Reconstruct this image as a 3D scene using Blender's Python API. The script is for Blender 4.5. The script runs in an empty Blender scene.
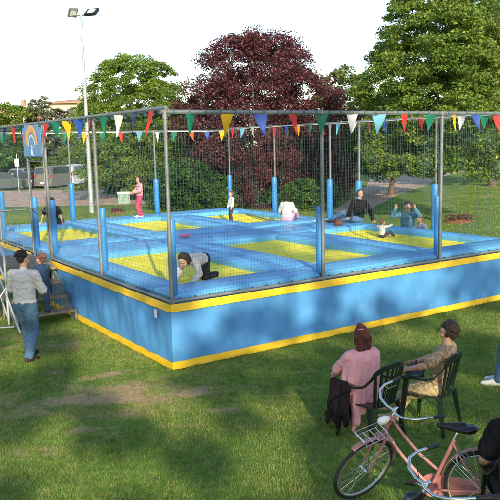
import bpy, math, random
import numpy as np
from mathutils import Vector, Matrix
PI = math.pi
rng = np.random.default_rng(7)
random.seed(7)
scene = bpy.context.scene
COL = scene.collection
R = math.radians

# ------------------------------------------------------------------ camera model
F, PIT, ROL, H0 = 718.9473, 0.1469, -0.024, 3.3203
cr, sr, cp, sp = math.cos(ROL), math.sin(ROL), math.cos(PIT), math.sin(PIT)
YAW, TX, TY = 0.5819, -1.1711, 10.429
cy_, sy_ = math.cos(YAW), math.sin(YAW)
def ray(px, py):
    a = (px-250)/F; b = -(py-250)/F
    x = a*cr-b*sr; up = a*sr+b*cr
    return x, cp+up*sp, -sp+up*cp
def gp(px, py, z=0.0):
    """point of the place seen at a pixel, at height z"""
    x, y, zz = ray(px, py); t = (z-H0)/zz
    return Vector((x*t, y*t, z))
def at(px, py, Y):
    x, y, zz = ray(px, py); t = Y/y
    return Vector((x*t, Y, H0+zz*t))
def W(u, v, z=0.0):
    return Vector((TX+cy_*u-sy_*v, TY+sy_*u+cy_*v, z))

# ------------------------------------------------------------------ materials
def mat(name, col, rough=0.6, metal=0.0, var=0.0, vscale=4.0, bump=0.0, bscale=30.0, col2=None, trans=0.0, spec=0.5, detail=4.0, coat=0.0):
    m = bpy.data.materials.new(name); m.use_nodes = True
    nt = m.node_tree; N = nt.nodes; L = nt.links
    b = N['Principled BSDF']
    b.inputs['Roughness'].default_value = rough
    b.inputs['Metallic'].default_value = metal
    b.inputs['Specular IOR Level'].default_value = spec
    if coat: b.inputs['Coat Weight'].default_value = coat
    c = tuple(col)+(1,)
    if var or col2:
        tc = N.new('ShaderNodeTexCoord'); no = N.new('ShaderNodeTexNoise')
        no.inputs['Scale'].default_value = vscale; no.inputs['Detail'].default_value = detail
        no.inputs['Roughness'].default_value = 0.6
        L.new(tc.outputs['Object'], no.inputs['Vector'])
        rp = N.new('ShaderNodeValToRGB')
        a = tuple(col2)+(1,) if col2 else tuple(max(0, x*(1-var)) for x in col)+(1,)
        d = c if col2 else tuple(min(1, x*(1+var)) for x in col)+(1,)
        rp.color_ramp.elements[0].position = 0.32; rp.color_ramp.elements[1].position = 0.68
        rp.color_ramp.elements[0].color = a; rp.color_ramp.elements[1].color = d
        L.new(no.outputs['Fac'], rp.inputs['Fac']); L.new(rp.outputs['Color'], b.inputs['Base Color'])
    else:
        b.inputs['Base Color'].default_value = c
    if bump:
        tc = N.new('ShaderNodeTexCoord'); no = N.new('ShaderNodeTexNoise')
        no.inputs['Scale'].default_value = bscale; no.inputs['Detail'].default_value = 4
        L.new(tc.outputs['Object'], no.inputs['Vector'])
        bm = N.new('ShaderNodeBump'); bm.inputs['Strength'].default_value = bump; bm.inputs['Distance'].default_value = 0.02
        L.new(no.outputs['Fac'], bm.inputs['Height']); L.new(bm.outputs['Normal'], b.inputs['Normal'])
    if trans:
        out = N['Material Output']; tl = N.new('ShaderNodeBsdfTranslucent'); mx = N.new('ShaderNodeMixShader')
        mx.inputs['Fac'].default_value = trans
        src = b.inputs['Base Color'].links
        if src: L.new(src[0].from_socket, tl.inputs['Color'])
        else: tl.inputs['Color'].default_value = c
        L.new(b.outputs['BSDF'], mx.inputs[1]); L.new(tl.outputs['BSDF'], mx.inputs[2]); L.new(mx.outputs['Shader'], out.inputs['Surface'])
    return m

M = {}
def island_var(m, lo=.62, hi=1.42):
    nt = m.node_tree; N = nt.nodes; L = nt.links; b = N['Principled BSDF']; src = b.inputs['Base Color'].links[0].from_socket
    g = N.new('ShaderNodeNewGeometry'); mr = N.new('ShaderNodeMapRange'); mr.inputs['To Min'].default_value = lo; mr.inputs['To Max'].default_value = hi
    L.new(g.outputs['Random Per Island'], mr.inputs['Value'])
    hs = N.new('ShaderNodeHueSaturation'); L.new(mr.outputs[0], hs.inputs['Value']); L.new(src, hs.inputs['Color'])
    m2 = N.new('ShaderNodeMath'); m2.operation = 'MULTIPLY_ADD'; m2.inputs[1].default_value = 37.0; m2.inputs[2].default_value = 0; L.new(g.outputs['Random Per Island'], m2.inputs[0])
    fr = N.new('ShaderNodeMath'); fr.operation = 'FRACT'; L.new(m2.outputs[0], fr.inputs[0])
    m3 = N.new('ShaderNodeMapRange'); m3.inputs['To Min'].default_value = .475; m3.inputs['To Max'].default_value = .52; L.new(fr.outputs[0], m3.inputs['Value']); L.new(m3.outputs[0], hs.inputs['Hue'])
    for l in list(src.links):
        if l.to_node != hs: ts = l.to_socket; L.remove(l); L.new(hs.outputs[0], ts)
    return m
def leafmat(name, a, b, vs=0.9, trans=0.35):
    return island_var(mat(name, a, 0.55, col2=b, vscale=vs, trans=trans, detail=8))
M['lime'] = leafmat('leaf_lime', (.25,.34,.06), (.09,.18,.03))
M['lime2'] = leafmat('leaf_hornbeam', (.25,.34,.055), (.09,.19,.028))
M['pale'] = leafmat('leaf_pale', (.23,.28,.09), (.10,.17,.05))
M['silver'] = leafmat('leaf_silver', (.26,.28,.18), (.12,.15,.08))
M['dark'] = leafmat('leaf_dark', (.07,.155,.028), (.028,.08,.015))
M['midg'] = leafmat('leaf_mid', (.12,.23,.038), (.045,.12,.022))
M['beech'] = leafmat('leaf_copper', (.17,.058,.064), (.066,.025,.030), 0.8, 0.22)
M['redbush'] = leafmat('leaf_pinkish', (.30,.10,.09), (.10,.05,.04), 0.8)
M['hedge'] = leafmat('leaf_hedge', (.16,.25,.035), (.08,.15,.02), 0.6)
M['bark'] = mat('bark', (.13,.085,.055), 0.9, var=.45, vscale=9, bump=.8, bscale=25)
M['skirt'] = mat('tarpaulin_blue', (.075,.275,.58), 0.5, var=.18, vscale=1.3, bump=.25, bscale=3)
M['yellow'] = mat('tarpaulin_yellow', (.80,.50,.012), 0.45, var=.10, vscale=3)
M['pad'] = mat('pad_vinyl_blue', (.11,.38,.70), 0.38, var=.12, vscale=2.5, bump=.35, bscale=5)
M['padside'] = mat('pole_pad_blue', (.035,.22,.55), 0.4, var=.10, vscale=4, bump=.2, bscale=12)
M['bed'] = mat('bed_yellow', (.85,.77,.05), 0.75, var=.14, vscale=2.2, bump=.3, bscale=200)
M['galv'] = mat('galvanised_steel', (.30,.32,.32), 0.45, 0.65, var=.25, vscale=9)
M['rail'] = mat('rail_steel', (.20,.22,.22), 0.55, 0.35, var=.2, vscale=6)
M['white_steel'] = mat('pale_steel', (.50,.54,.56), 0.4, 0.4, var=.1, vscale=6)
M['net'] = mat('net_cord', (.06,.12,.13), 0.8)
M['cord'] = mat('white_cord', (.7,.72,.72), 0.7)
M['wood'] = mat('worn_wood', (.19,.16,.11), 0.8, var=.35, vscale=8, bump=.5, bscale=20)
M['darkframe'] = mat('dark_frame', (.05,.05,.045), 0.7)
M['white_paint'] = mat('white_paint', (.75,.75,.72), 0.5, var=.06)
M['green_plastic'] = mat('green_plastic', (.008,.019,.014), 0.33, var=.12, vscale=5)
M['skin'] = mat('skin', (.52,.29,.19), 0.5, var=.08, vscale=10)
M['lip'] = mat('lip', (.35,.10,.09), 0.5)
M['eyem'] = mat('eye', (.03,.02,.015), 0.2)
def cloth(n, c, var=.12, **k): M[n] = mat(n, c, 0.9, var=var, vscale=k.get('vs', 7), bump=.7, bscale=16, spec=.12)
def seams(m):
    nt = m.node_tree; N = nt.nodes; L = nt.links; b = N['Principled BSDF']; src = b.inputs['Base Color'].links[0].from_socket
    tc = N.new('ShaderNodeTexCoord'); sx = N.new('ShaderNodeSeparateXYZ'); L.new(tc.outputs['Object'], sx.inputs[0])
    def mt(op, a, c=0.0):
        n = N.new('ShaderNodeMath'); n.operation = op
        for i, q in enumerate((a, c)):
            if isinstance(q, (int,float)): n.inputs[i].default_value = q
            else: L.new(q, n.inputs[i])
        return n.outputs[0]
    f = mt('ABSOLUTE', mt('SUBTRACT', mt('FRACT', mt('DIVIDE', mt('ADD', mt('ADD', sx.outputs[0], sx.outputs[1]), 9.55), 1.4386)), .5))
    line = mt('LESS_THAN', f, -1.0)
    mx = N.new('ShaderNodeMixRGB'); mx.blend_type = 'MULTIPLY'; mx.inputs[2].default_value = (.55,.6,.65,1); L.new(line, mx.inputs[0]); L.new(src, mx.inputs[1]); 
    # dusty scuffs and old splashes of mud
    n = N.new('ShaderNodeTexNoise'); n.inputs['Scale'].default_value = 7; n.inputs['Detail'].default_value = 9; n.inputs['Roughness'].default_value = .7; L.new(tc.outputs['Object'], n.inputs['Vector'])
    r_ = N.new('ShaderNodeMapRange'); r_.inputs['From Min'].default_value = .60; r_.inputs['From Max'].default_value = .78; r_.inputs['To Max'].default_value = .5; L.new(n.outputs['Fac'], r_.inputs['Value'])
    m2 = N.new('ShaderNodeMixRGB'); m2.inputs[2].default_value = (.22,.27,.30,1); L.new(r_.outputs[0], m2.inputs[0]); L.new(mx.outputs[0], m2.inputs[1]); L.new(m2.outputs[0], b.inputs['Base Color'])
seams(M['skirt'])
cloth('white_shirt', (.56,.55,.55)); cloth('jeans', (.075,.15,.25), .25); cloth('denim', (.035,.07,.13), .3)
cloth('black_tee', (.012,.012,.014)); cloth('pink_top', (.62,.30,.34)); cloth('magenta', (.42,.06,.15))
cloth('grey_trousers', (.06,.055,.075)); cloth('dark_trousers', (.03,.025,.035)); cloth('blue_shirt', (.10,.24,.34), .3)
cloth('pink_shawl', (.74,.36,.40), .08); cloth('black_skirt', (.012,.010,.012)); cloth('pale_pink', (.70,.34,.44))
cloth('shoe_white', (.7,.7,.68)); cloth('shoe_dark', (.04,.03,.03)); cloth('orange_top', (.5,.28,.16))
M['floral'] = mat('floral_cloth', (.60,.46,.26), 0.85, col2=(.17,.08,.05), vscale=30, bump=.4, bscale=18)
M['floral2'] = mat('floral_trousers', (.70,.60,.34), 0.85, col2=(.26,.15,.06), vscale=34, bump=.4, bscale=18)
def hairm(n, c): M[n] = mat(n, c, 0.5, var=.5, vscale=40, bump=1.0, bscale=90)
hairm('hair_black', (.012,.009,.008)); hairm('hair_brown', (.034,.017,.011)); hairm('hair_red', (.095,.022,.015)); hairm('hair_ginger', (.17,.07,.04)); hairm('hair_blond', (.22,.12,.06))
M['sandal'] = mat('sandal', (.6,.45,.38), 0.6)
M['asphalt'] = mat('asphalt', (.16,.15,.145), 0.9, var=.2, vscale=1.2, bump=.3)
M['gravel'] = mat('pink_gravel', (.42,.31,.25), 0.95, var=.18, vscale=1.5, bump=.4)
M['pathr'] = mat('path_gravel', (.44,.33,.26), 0.95, var=.15, vscale=1.2, bump=.4)
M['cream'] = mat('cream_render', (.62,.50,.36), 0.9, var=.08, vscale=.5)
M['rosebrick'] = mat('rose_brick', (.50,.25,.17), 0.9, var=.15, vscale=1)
M['roof'] = mat('roof_tile', (.40,.24,.17), 0.85, var=.2, vscale=2)
M['glass'] = mat('window_glass', (.05,.06,.07), 0.12, spec=.8)
M['carglass'] = mat('car_glass', (.035,.045,.05), 0.08, spec=.8)
M['rubber'] = mat('rubber', (.015,.015,.015), 0.8)
M['black'] = mat('black_plastic', (.014,.014,.015), 0.35)
M['leather'] = mat('black_saddle', (.013,.013,.014), 0.3, bump=.1)
M['chrome'] = mat('chrome', (.72,.74,.76), 0.22, 0.95)
M['alloy'] = mat('alloy', (.5,.5,.5), 0.35, 0.8)
M['bikepink'] = mat('pink_frame_paint', (.50,.20,.18), 0.35, var=.15, vscale=14, coat=.3)
M['bikeblack'] = mat('black_frame_paint', (.02,.02,.022), 0.3, coat=.3)
M['lampglass'] = mat('lamp_glass', (.75,.76,.76), 0.15)
M['soil'] = mat('reddish_mulch', (.22,.09,.045), 0.95, var=.4, vscale=6, bump=1, bscale=20)
M['taillight'] = mat('tail_light', (.45,.02,.015), 0.25)
def solid(n, c, r=.6): M[n] = mat(n, c, r, var=.05)
solid('f_green', (.01,.22,.14)); solid('f_yellow', (.85,.55,.02)); solid('f_blue', (.03,.10,.45)); solid('f_red', (.65,.05,.04))
solid('f_white', (.80,.80,.80)); solid('f_light', (.16,.48,.65)); solid('f_orange', (.75,.15,.07))
for k in list(M):
    if k.startswith('f_'):
        nm = M[k].name; c = M[k].node_tree.nodes
        # thin nylon lets a little light through
        nt = M[k].node_tree; b = c['Principled BSDF']; tl = c.new('ShaderNodeBsdfTranslucent'); mx = c.new('ShaderNodeMixShader')
        mx.inputs['Fac'].default_value = .3
        nt.links.new(b.inputs['Base Color'].links[0].from_socket, tl.inputs['Color'])
        nt.links.new(b.outputs[0], mx.inputs[1]); nt.links.new(tl.outputs[0], mx.inputs[2]); nt.links.new(mx.outputs[0], c['Material Output'].inputs['Surface'])

# ------------------------------------------------------------------ object helpers
def tag(o, label=None, cat=None, group=None, kind=None):
    if label: o['label'] = label
    if cat: o['category'] = cat
    if group: o['group'] = group
    if kind: o['kind'] = kind
    return o
def link(name, data, parent=None):
    o = bpy.data.objects.new(name, data); COL.objects.link(o)
    if parent is not None: o.parent = parent
    return o
def thing(name, label, cat, loc=(0,0,0), rz=0.0, group=None):
    o = link(name, None); o.location = loc; o.rotation_euler = (0,0,rz); o.empty_display_size = .2
    return tag(o, label, cat, group)
def copy_tree(o, parent=None):
    c = o.copy(); COL.objects.link(c)
    if parent is not None: c.parent = parent
    for ch in o.children: copy_tree(ch, c)
    return c

class MB:
    def __init__(s): s.v = []; s.f = []
    def add(s, vs, fs):
        n = len(s.v); s.v += [tuple(map(float, q)) for q in vs]; s.f += [tuple(i+n for i in f) for f in fs]; return s
    def box(s, c, d, M3=None):
        c = Vector(c); vs = []
        for x in (-.5,.5):
            for y in (-.5,.5):
                for z in (-.5,.5):
                    p = Vector((x*d[0], y*d[1], z*d[2]))
                    if M3 is not None: p = M3 @ p
                    vs.append(c+p)
        return s.add(vs, [(0,1,3,2),(4,6,7,5),(0,4,5,1),(2,3,7,6),(0,2,6,4),(1,5,7,3)])
    def rbox(s, lo, hi, b=.02, puff=0.0, nx=1, ny=1):
        """box with chamfered upper edges and optional puffed top"""
        x0,y0,z0 = lo; x1,y1,z1 = hi
        xs = [x0, x0+b*.3, x0+b] + [x0+b+(x1-x0-2*b)*i/nx for i in range(1,nx)] + [x1-b, x1-b*.3, x1]
        ys = [y0, y0+b*.3, y0+b] + [y0+b+(y1-y0-2*b)*i/ny for i in range(1,ny)] + [y1-b, y1-b*.3, y1]
        vs = []; nX, nY = len(xs), len(ys)
        def edge(t, a, c):
            d = min(t-a, c-t)
            return 0 if d <= 1e-9 else (.7 if d < b*.6 else 1.0)
        for i, x in enumerate(xs):
            for j, y in enumerate(ys):
                e = min(edge(x,x0,x1), edge(y,y0,y1))
                p = puff*math.sin(PI*(x-x0)/(x1-x0))**.5*math.sin(PI*(y-y0)/(y1-y0))**.5 if e == 1 else 0
                vs.append((x, y, z1-b*(1-e)+p))
        fs = [(i*nY+j,(i+1)*nY+j,(i+1)*nY+j+1,i*nY+j+1) for i in range(nX-1) for j in range(nY-1)]
        s.add(vs, fs)
        zz = z1-b
        s.add([(x0,y0,z0),(x1,y0,z0),(x1,y1,z0),(x0,y1,z0),(x0,y0,zz),(x1,y0,zz),(x1,y1,zz),(x0,y1,zz)],
              [(3,2,1,0),(0,1,5,4),(1,2,6,5),(2,3,7,6),(3,0,4,7)])
        return s
    def tube(s, pts, r, n=10, cap=True):
        pts = [Vector(p) for p in pts]; m = len(pts)
        rs = r if isinstance(r, (list, tuple)) else [r]*m
        t0 = (pts[1]-pts[0]).normalized()
        a = t0.orthogonal().normalized(); vs = []
        for i, p in enumerate(pts):
            t = (pts[min(i+1,m-1)]-pts[max(i-1,0)])
            t = t.normalized() if t.length > 1e-9 else t0
            a = (a - t*a.dot(t)); a = a.normalized() if a.length > 1e-6 else t.orthogonal().normalized()
            b = t.cross(a)
            for k in range(n):
                w = 2*PI*k/n; vs.append(p+(a*math.cos(w)+b*math.sin(w))*rs[i])
        fs = [(i*n+k, i*n+(k+1)%n, (i+1)*n+(k+1)%n, (i+1)*n+k) for i in range(m-1) for k in range(n)]
        if cap: fs += [tuple(range(n))[::-1], tuple((m-1)*n+k for k in range(n))]
        return s.add(vs, fs)
    def capsule(s, A, B, ra, rb, n=14, k=4):
        A, B = Vector(A), Vector(B); d = B-A
        if d.length < 1e-6: return s.ell(A, (ra,ra,ra))
        t = d.normalized(); P = []; Rr = []
        for i in range(k+1):
            w = -PI/2+PI/2*i/k; P.append(A+t*ra*math.sin(w)); Rr.append(max(ra*math.cos(w), 1e-4))
        for i in range(k+1):
            w = PI/2*i/k; P.append(B+t*rb*math.sin(w)); Rr.append(max(rb*math.cos(w), 1e-4))
        return s.ring(P, Rr, t, n)
    def ring(s, P, Rr, t, n):
        a = t.orthogonal().normalized(); b = t.cross(a); vs = []
        for p, r in zip(P, Rr):
            for q in range(n):
                w = 2*PI*q/n; vs.append(p+(a*math.cos(w)+b*math.sin(w))*r)
        m = len(P)
        fs = [(i*n+q, i*n+(q+1)%n, (i+1)*n+(q+1)%n, (i+1)*n+q) for i in range(m-1) for q in range(n)]
        fs += [tuple(range(n))[::-1], tuple((m-1)*n+q for q in range(n))]
        return s.add(vs, fs)
    def ell(s, c, r, M3=None, n=16, k=10):
        c = Vector(c); vs = []
        for i in range(k+1):
            w = -PI/2+PI*i/k
            for q in range(n):
                a = 2*PI*q/n
                p = Vector((r[0]*max(math.cos(w),1e-3)*math.cos(a), r[1]*max(math.cos(w),1e-3)*math.sin(a), r[2]*math.sin(w)))
                if M3 is not None: p = M3 @ p
                vs.append(c+p)
        fs = [(i*n+q, i*n+(q+1)%n, (i+1)*n+(q+1)%n, (i+1)*n+q) for i in range(k) for q in range(n)]
        fs += [tuple(range(n))[::-1], tuple(k*n+q for q in range(n))]
        return s.add(vs, fs)
    def prism(s, poly, y0, y1):
        """extrude an xz outline along y"""
        n = len(poly)
        vs = [(x,y0,z) for x,z in poly]+[(x,y1,z) for x,z in poly]
        fs = [tuple(range(n)), tuple(range(2*n-1,n-1,-1))]+[(i,i+n,(i+1)%n+n,(i+1)%n) for i in range(n)]
        return s.add(vs, fs)
    def torus(s, c, R0, r, n=40, k=8, M3=None, a0=0, a1=2*PI, rz=None):
        c = Vector(c); pts = []; closed = abs(a1-a0-2*PI) < 1e-6; m = n if closed else n+1; vs = []
        for i in range(m):
            a = a0+(a1-a0)*i/n
            for q in range(k):
                w = 2*PI*q/k
                p = Vector(((R0+r*math.cos(w))*math.cos(a), (rz or r)*math.sin(w), (R0+r*math.cos(w))*math.sin(a)))
                if M3 is not None: p = M3 @ p
                vs.append(c+p)
        fs = [(i*k+q, ((i+1)%m)*k+q, ((i+1)%m)*k+(q+1)%k, i*k+(q+1)%k) for i in range(m if closed else m-1) for q in range(k)]
        return s.add(vs, fs)
    def mesh(s, name, m, smooth=True):
        me = bpy.data.meshes.new(name); me.from_pydata(s.v, [], s.f); me.update()
        if m is not None: me.materials.append(m)
        if smooth and len(me.polygons):
            me.polygons.foreach_set('use_smooth', [True]*len(me.polygons))
            try: me.set_sharp_from_angle(angle=R(38))
            except Exception: pass
        return me
    def build(s, name, m, parent=None, smooth=True):
        return link(name, s.mesh(name, m, smooth), parent)

def remesh(mb, vox, smooth=4, fac=.5):
    me = bpy.data.meshes.new('tmp'); me.from_pydata(mb.v, [], mb.f); me.update()
    o = bpy.data.objects.new('tmp', me); COL.objects.link(o)
    r = o.modifiers.new('r', 'REMESH'); r.mode = 'VOXEL'; r.voxel_size = vox; r.adaptivity = 0
    if smooth:
        q = o.modifiers.new('s', 'SMOOTH'); q.factor = fac; q.iterations = smooth
    dg = bpy.context.evaluated_depsgraph_get()
    out = bpy.data.meshes.new_from_object(o.evaluated_get(dg), depsgraph=dg)
    bpy.data.objects.remove(o); bpy.data.meshes.remove(me)
    out.polygons.foreach_set('use_smooth', [True]*len(out.polygons))
    return out
def rbuild(mb, name, m, parent, vox, smooth=4, wrinkle=0.0, drape=False):
    me = remesh(mb, vox, smooth); me.materials.clear(); me.materials.append(m); me.name = name
    if wrinkle:
        n = len(me.vertices); co = np.empty(n*3); me.vertices.foreach_get('co', co); co = co.reshape(-1,3)
        nr = np.empty(n*3); me.vertices.foreach_get('normal', nr); nr = nr.reshape(-1,3)
        ph = rng.uniform(0, 6, 6)
        co2 = co+.035*np.sin(co[:,[1,2,0]]*17+ph[:3])+.02*np.sin(co[:,[2,0,1]]*41+ph[3:]); z_ = co2
        w = (np.abs(np.sin(z_[:,0]*26+z_[:,2]*19+ph[0]))+np.abs(np.sin(z_[:,1]*22-z_[:,2]*31+ph[1]))+.5*np.sin(z_[:,2]*70+z_[:,0]*30+ph[2])-1.2)/1.4
        if drape: w = np.sin(co[:,0]*75+2.2*np.sin(co[:,2]*7+ph[0])+ph[1])+.7*np.sin(co[:,0]*41+co[:,1]*50+1.7*np.sin(co[:,2]*9+ph[2]))+.5*np.sin(co[:,1]*80+2*np.sin(co[:,2]*6))
        w0 = (np.sin(co[:,0]*31+co[:,2]*23+ph[0]+2*np.sin(co[:,2]*11+ph[3])) + np.sin(co[:,1]*37-co[:,2]*29+ph[1]+2*np.sin(co[:,0]*13+ph[4])) + .6*np.sin(co[:,2]*61+co[:,0]*19+ph[2]))/2.6
        me.vertices.foreach_set('co', (co+nr*(w*wrinkle)[:,None]).ravel()); me.update()
    return link(name, me, parent)

def fast_mesh(name, verts, faces_n, m):
    """verts (N*k,3) forming N separate k-gons"""
    me = bpy.data.meshes.new(name); k = faces_n; nv = len(verts); nf = nv//k
    me.vertices.add(nv); me.vertices.foreach_set('co', verts.astype(np.float32).ravel())
    me.loops.add(nv); me.loops.foreach_set('vertex_index', np.arange(nv, dtype=np.int32))
    me.polygons.add(nf); me.polygons.foreach_set('loop_start', np.arange(0, nv, k, dtype=np.int32))
    try: me.polygons.foreach_set('loop_total', np.full(nf, k, dtype=np.int32))
    except Exception: pass
    me.update(calc_edges=True); me.materials.append(m)
    return me

# ------------------------------------------------------------------ trees
def leaves(cent, size, up_bias=.5):
    n = len(cent)
    nrm = rng.normal(size=(n,3)); nrm[:,2] = np.abs(nrm[:,2])+up_bias; nrm /= np.linalg.norm(nrm,axis=1)[:,None]
    a = rng.normal(size=(n,3)); a -= nrm*(a*nrm).sum(1)[:,None]; a /= np.linalg.norm(a,axis=1)[:,None]
    b = np.cross(nrm, a); s = size*rng.uniform(.6,1.35,size=n)[:,None]
    q = np.stack([cent+a*s, cent+b*s*.55+nrm*s*.12, cent-a*s, cent-b*s*.55+nrm*s*.12], axis=1)
    return q.reshape(-1,3)
def prof(t, shape):
    if shape == 'dome':  return np.clip(1-np.abs((t-.33)/.72)**2.3, 0, 1)**.62
    if shape == 'egg':   return np.clip(1-np.abs((t-.40)/.64)**2.2, 0, 1)**.60
    if shape == 'bush':  return np.clip(1-np.abs((t-.25)/.78)**2.6, 0, 1)**.55
    if shape == 'column':return np.clip(1-np.abs((t-.45)/.6)**3, 0, 1)**.6
    return np.clip(1-np.abs((t-.45)/.58)**2, 0, 1)**.55
def crown_points(Rad, z0, z1, nclump, per, shape, flat=.38, csize=.16, lump=.16, shelf=True):
    h = z1-z0
    t = rng.uniform(0.0, 1.0, nclump*3); pr = prof(t, shape)
    keep = rng.uniform(0,1,len(t)) < pr**1.0; t = t[keep][:nclump]; n = len(t)
    ang = rng.uniform(0, 2*PI, n)
    ph = rng.uniform(0, 6.28, 8)
    lumpy = 1+lump*(np.sin(ang*3+ph[0]+t*5)+.7*np.sin(ang*5+ph[1]-t*9)+.6*np.sin(t*17+ph[2]+ang*2))
    rad = Rad*prof(t, shape)*lumpy*(1-.75*rng.uniform(0,1,n)**2.2)
    c = np.stack([rad*np.cos(ang), rad*np.sin(ang), z0+h*t-.10*rad], 1)
    cs = Rad*csize*rng.uniform(.55,1.45,n)
    m = max(int(per), 3)
    d = rng.normal(size=(n,m,3)); d /= np.linalg.norm(d,axis=2)[:,:,None]
    d *= rng.uniform(.25,1.0,(n,m,1))**.6
    out = np.stack([np.cos(ang), np.sin(ang), np.zeros(n)],1)
    d = d*np.array([1,1,flat])
    pts = c[:,None,:]+d*cs[:,None,None]
    # sprays droop outwards
    rr = (d*out[:,None,:]).sum(2)
    pts[:,:,2] -= .35*np.maximum(rr,0)*cs[:,None]
    pts = pts.reshape(-1,3)
    return pts[pts[:,2] > .03]
def tree(name, label, cat, loc, Hh, Rad, z0, m, shape='egg', ncl=260, per=110, leaf=.13, trunk=.16, flat=.38, csize=.16, lump=.16, group=None, limbs=9, stem=True, fork=False):
    t = thing(name, label, cat, loc, 0, group)
    if stem:
        b = MB(); top = z0+(Hh-z0)*.78
        pts = []; rs = []
        k = 9; wob = [random.uniform(-.12,.12) for _ in range(2)]
        for i in range(k+1):
            f = i/k; pts.append((wob[0]*math.sin(f*5)*Rad*.25, wob[1]*math.sin(f*4+1)*Rad*.25, f*top)); rs.append(trunk*(1-.82*f)*(1.35 if i == 0 else 1))
        b.tube(pts, rs, 10)
        for i in range(limbs):
            f = .28+.6*i/limbs; a = i*2.4+random.random(); p0 = Vector(pts[int(f*k)]); L = Rad*random.uniform(.55,.85)*(1-.45*f)
            if p0.z < z0*.75: p0.z = z0*.75+.05
            p3 = p0+Vector((math.cos(a)*L, math.sin(a)*L, L*random.uniform(.35,.8))); pm = (p0+p3)/2+Vector((0,0,-L*.08))
            b.tube([p0,pm,p3], [trunk*(1-.75*f)*.5, trunk*.28*(1-.5*f), .012], 7)
        if fork:
            b.tube([(0,0,z0*.45),(.35,.1,z0*.9),(.8,.1,z0*1.5)], [trunk*.7,trunk*.55,.04], 8)
        b.build('trunk', M['bark'], t)
    pts = crown_points(Rad, z0, Hh, ncl, per, shape, flat, csize, lump)
    link('crown', fast_mesh('crown', leaves(pts, leaf), 4, m), t)
    return t

def hedge(label, A, B, h, d, m, n, leaf=.14, name='hedge', group=None):
    A, B = Vector(A), Vector(B); L = (B-A).length; u = (B-A)/L; w = Vector((-u.y,u.x,0))
    t = thing(name, label, 'hedge', A, 0, group)
    s = rng.uniform(0,L,n); hh = h*(1+.06*np.sin(s*1.3)+.05*np.sin(s*3.1)); zz = rng.uniform(0,1,n)**.7*hh
    ww = rng.uniform(-1,1,n); sgn = np.where(rng.uniform(0,1,n)<.55, np.sign(ww), ww)
    ww = sgn*(d/2)*(1-.25*(zz/h)**4)+rng.normal(0,.06,n)
    c = np.stack([s*u.x+ww*w.x, s*u.y+ww*w.y, zz],1)
    link('foliage', fast_mesh('foliage', leaves(c, leaf), 4, m), t)
    b = MB()
    for i in range(int(L/2)): b.tube([(u.x*(i*2+1),u.y*(i*2+1),0),(u.x*(i*2+1),u.y*(i*2+1),h*.7)],[.05,.02],6)
    b.build('stem', M['bark'], t)
    return t

# ------------------------------------------------------------------ ground
PATCH = [(gp(80,395),2.3,1.1,.1,.46),(gp(150,395),1.2,.5,.15,.36),(gp(50,345),1.8,.7,.2,.46),(gp(30,334),1.5,.42,.35),(gp(62,346),.5,.3,.1),(gp(140,386),.75,.22,.15),(gp(108,398),.6,.20,.0),(gp(176,396),.55,.13,.3),(gp(70,402),.5,.18,0),(gp(92,430),.45,.2,0),(gp(12,415),.5,.15,0),(gp(215,410),.35,.10,.2),
         (gp(285,395),.35,.07,.1),(gp(118,372),.45,.12,.4),(gp(150,405),.3,.1,.5),(gp(128,415),.3,.12,.2),(gp(50,372),.3,.12,.3),(gp(165,425),.3,.1,.1),(gp(95,378),.35,.1,.3),(gp(205,388),.3,.08,.2),(gp(300,372),.3,.05,.3),(gp(40,450),.5,.14,.1)]
def patch_f(x, y):
    s = np.zeros_like(x)
    for c, rx, ry, a, *w_ in PATCH:
        dx, dy = x-c.x, y-c.y; u = (dx*math.cos(a)+dy*math.sin(a))/rx; v = (-dx*math.sin(a)+dy*math.cos(a))/ry
        s += (w_[0] if w_ else .55)*np.exp(-(u*u+v*v))
    return s
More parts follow.
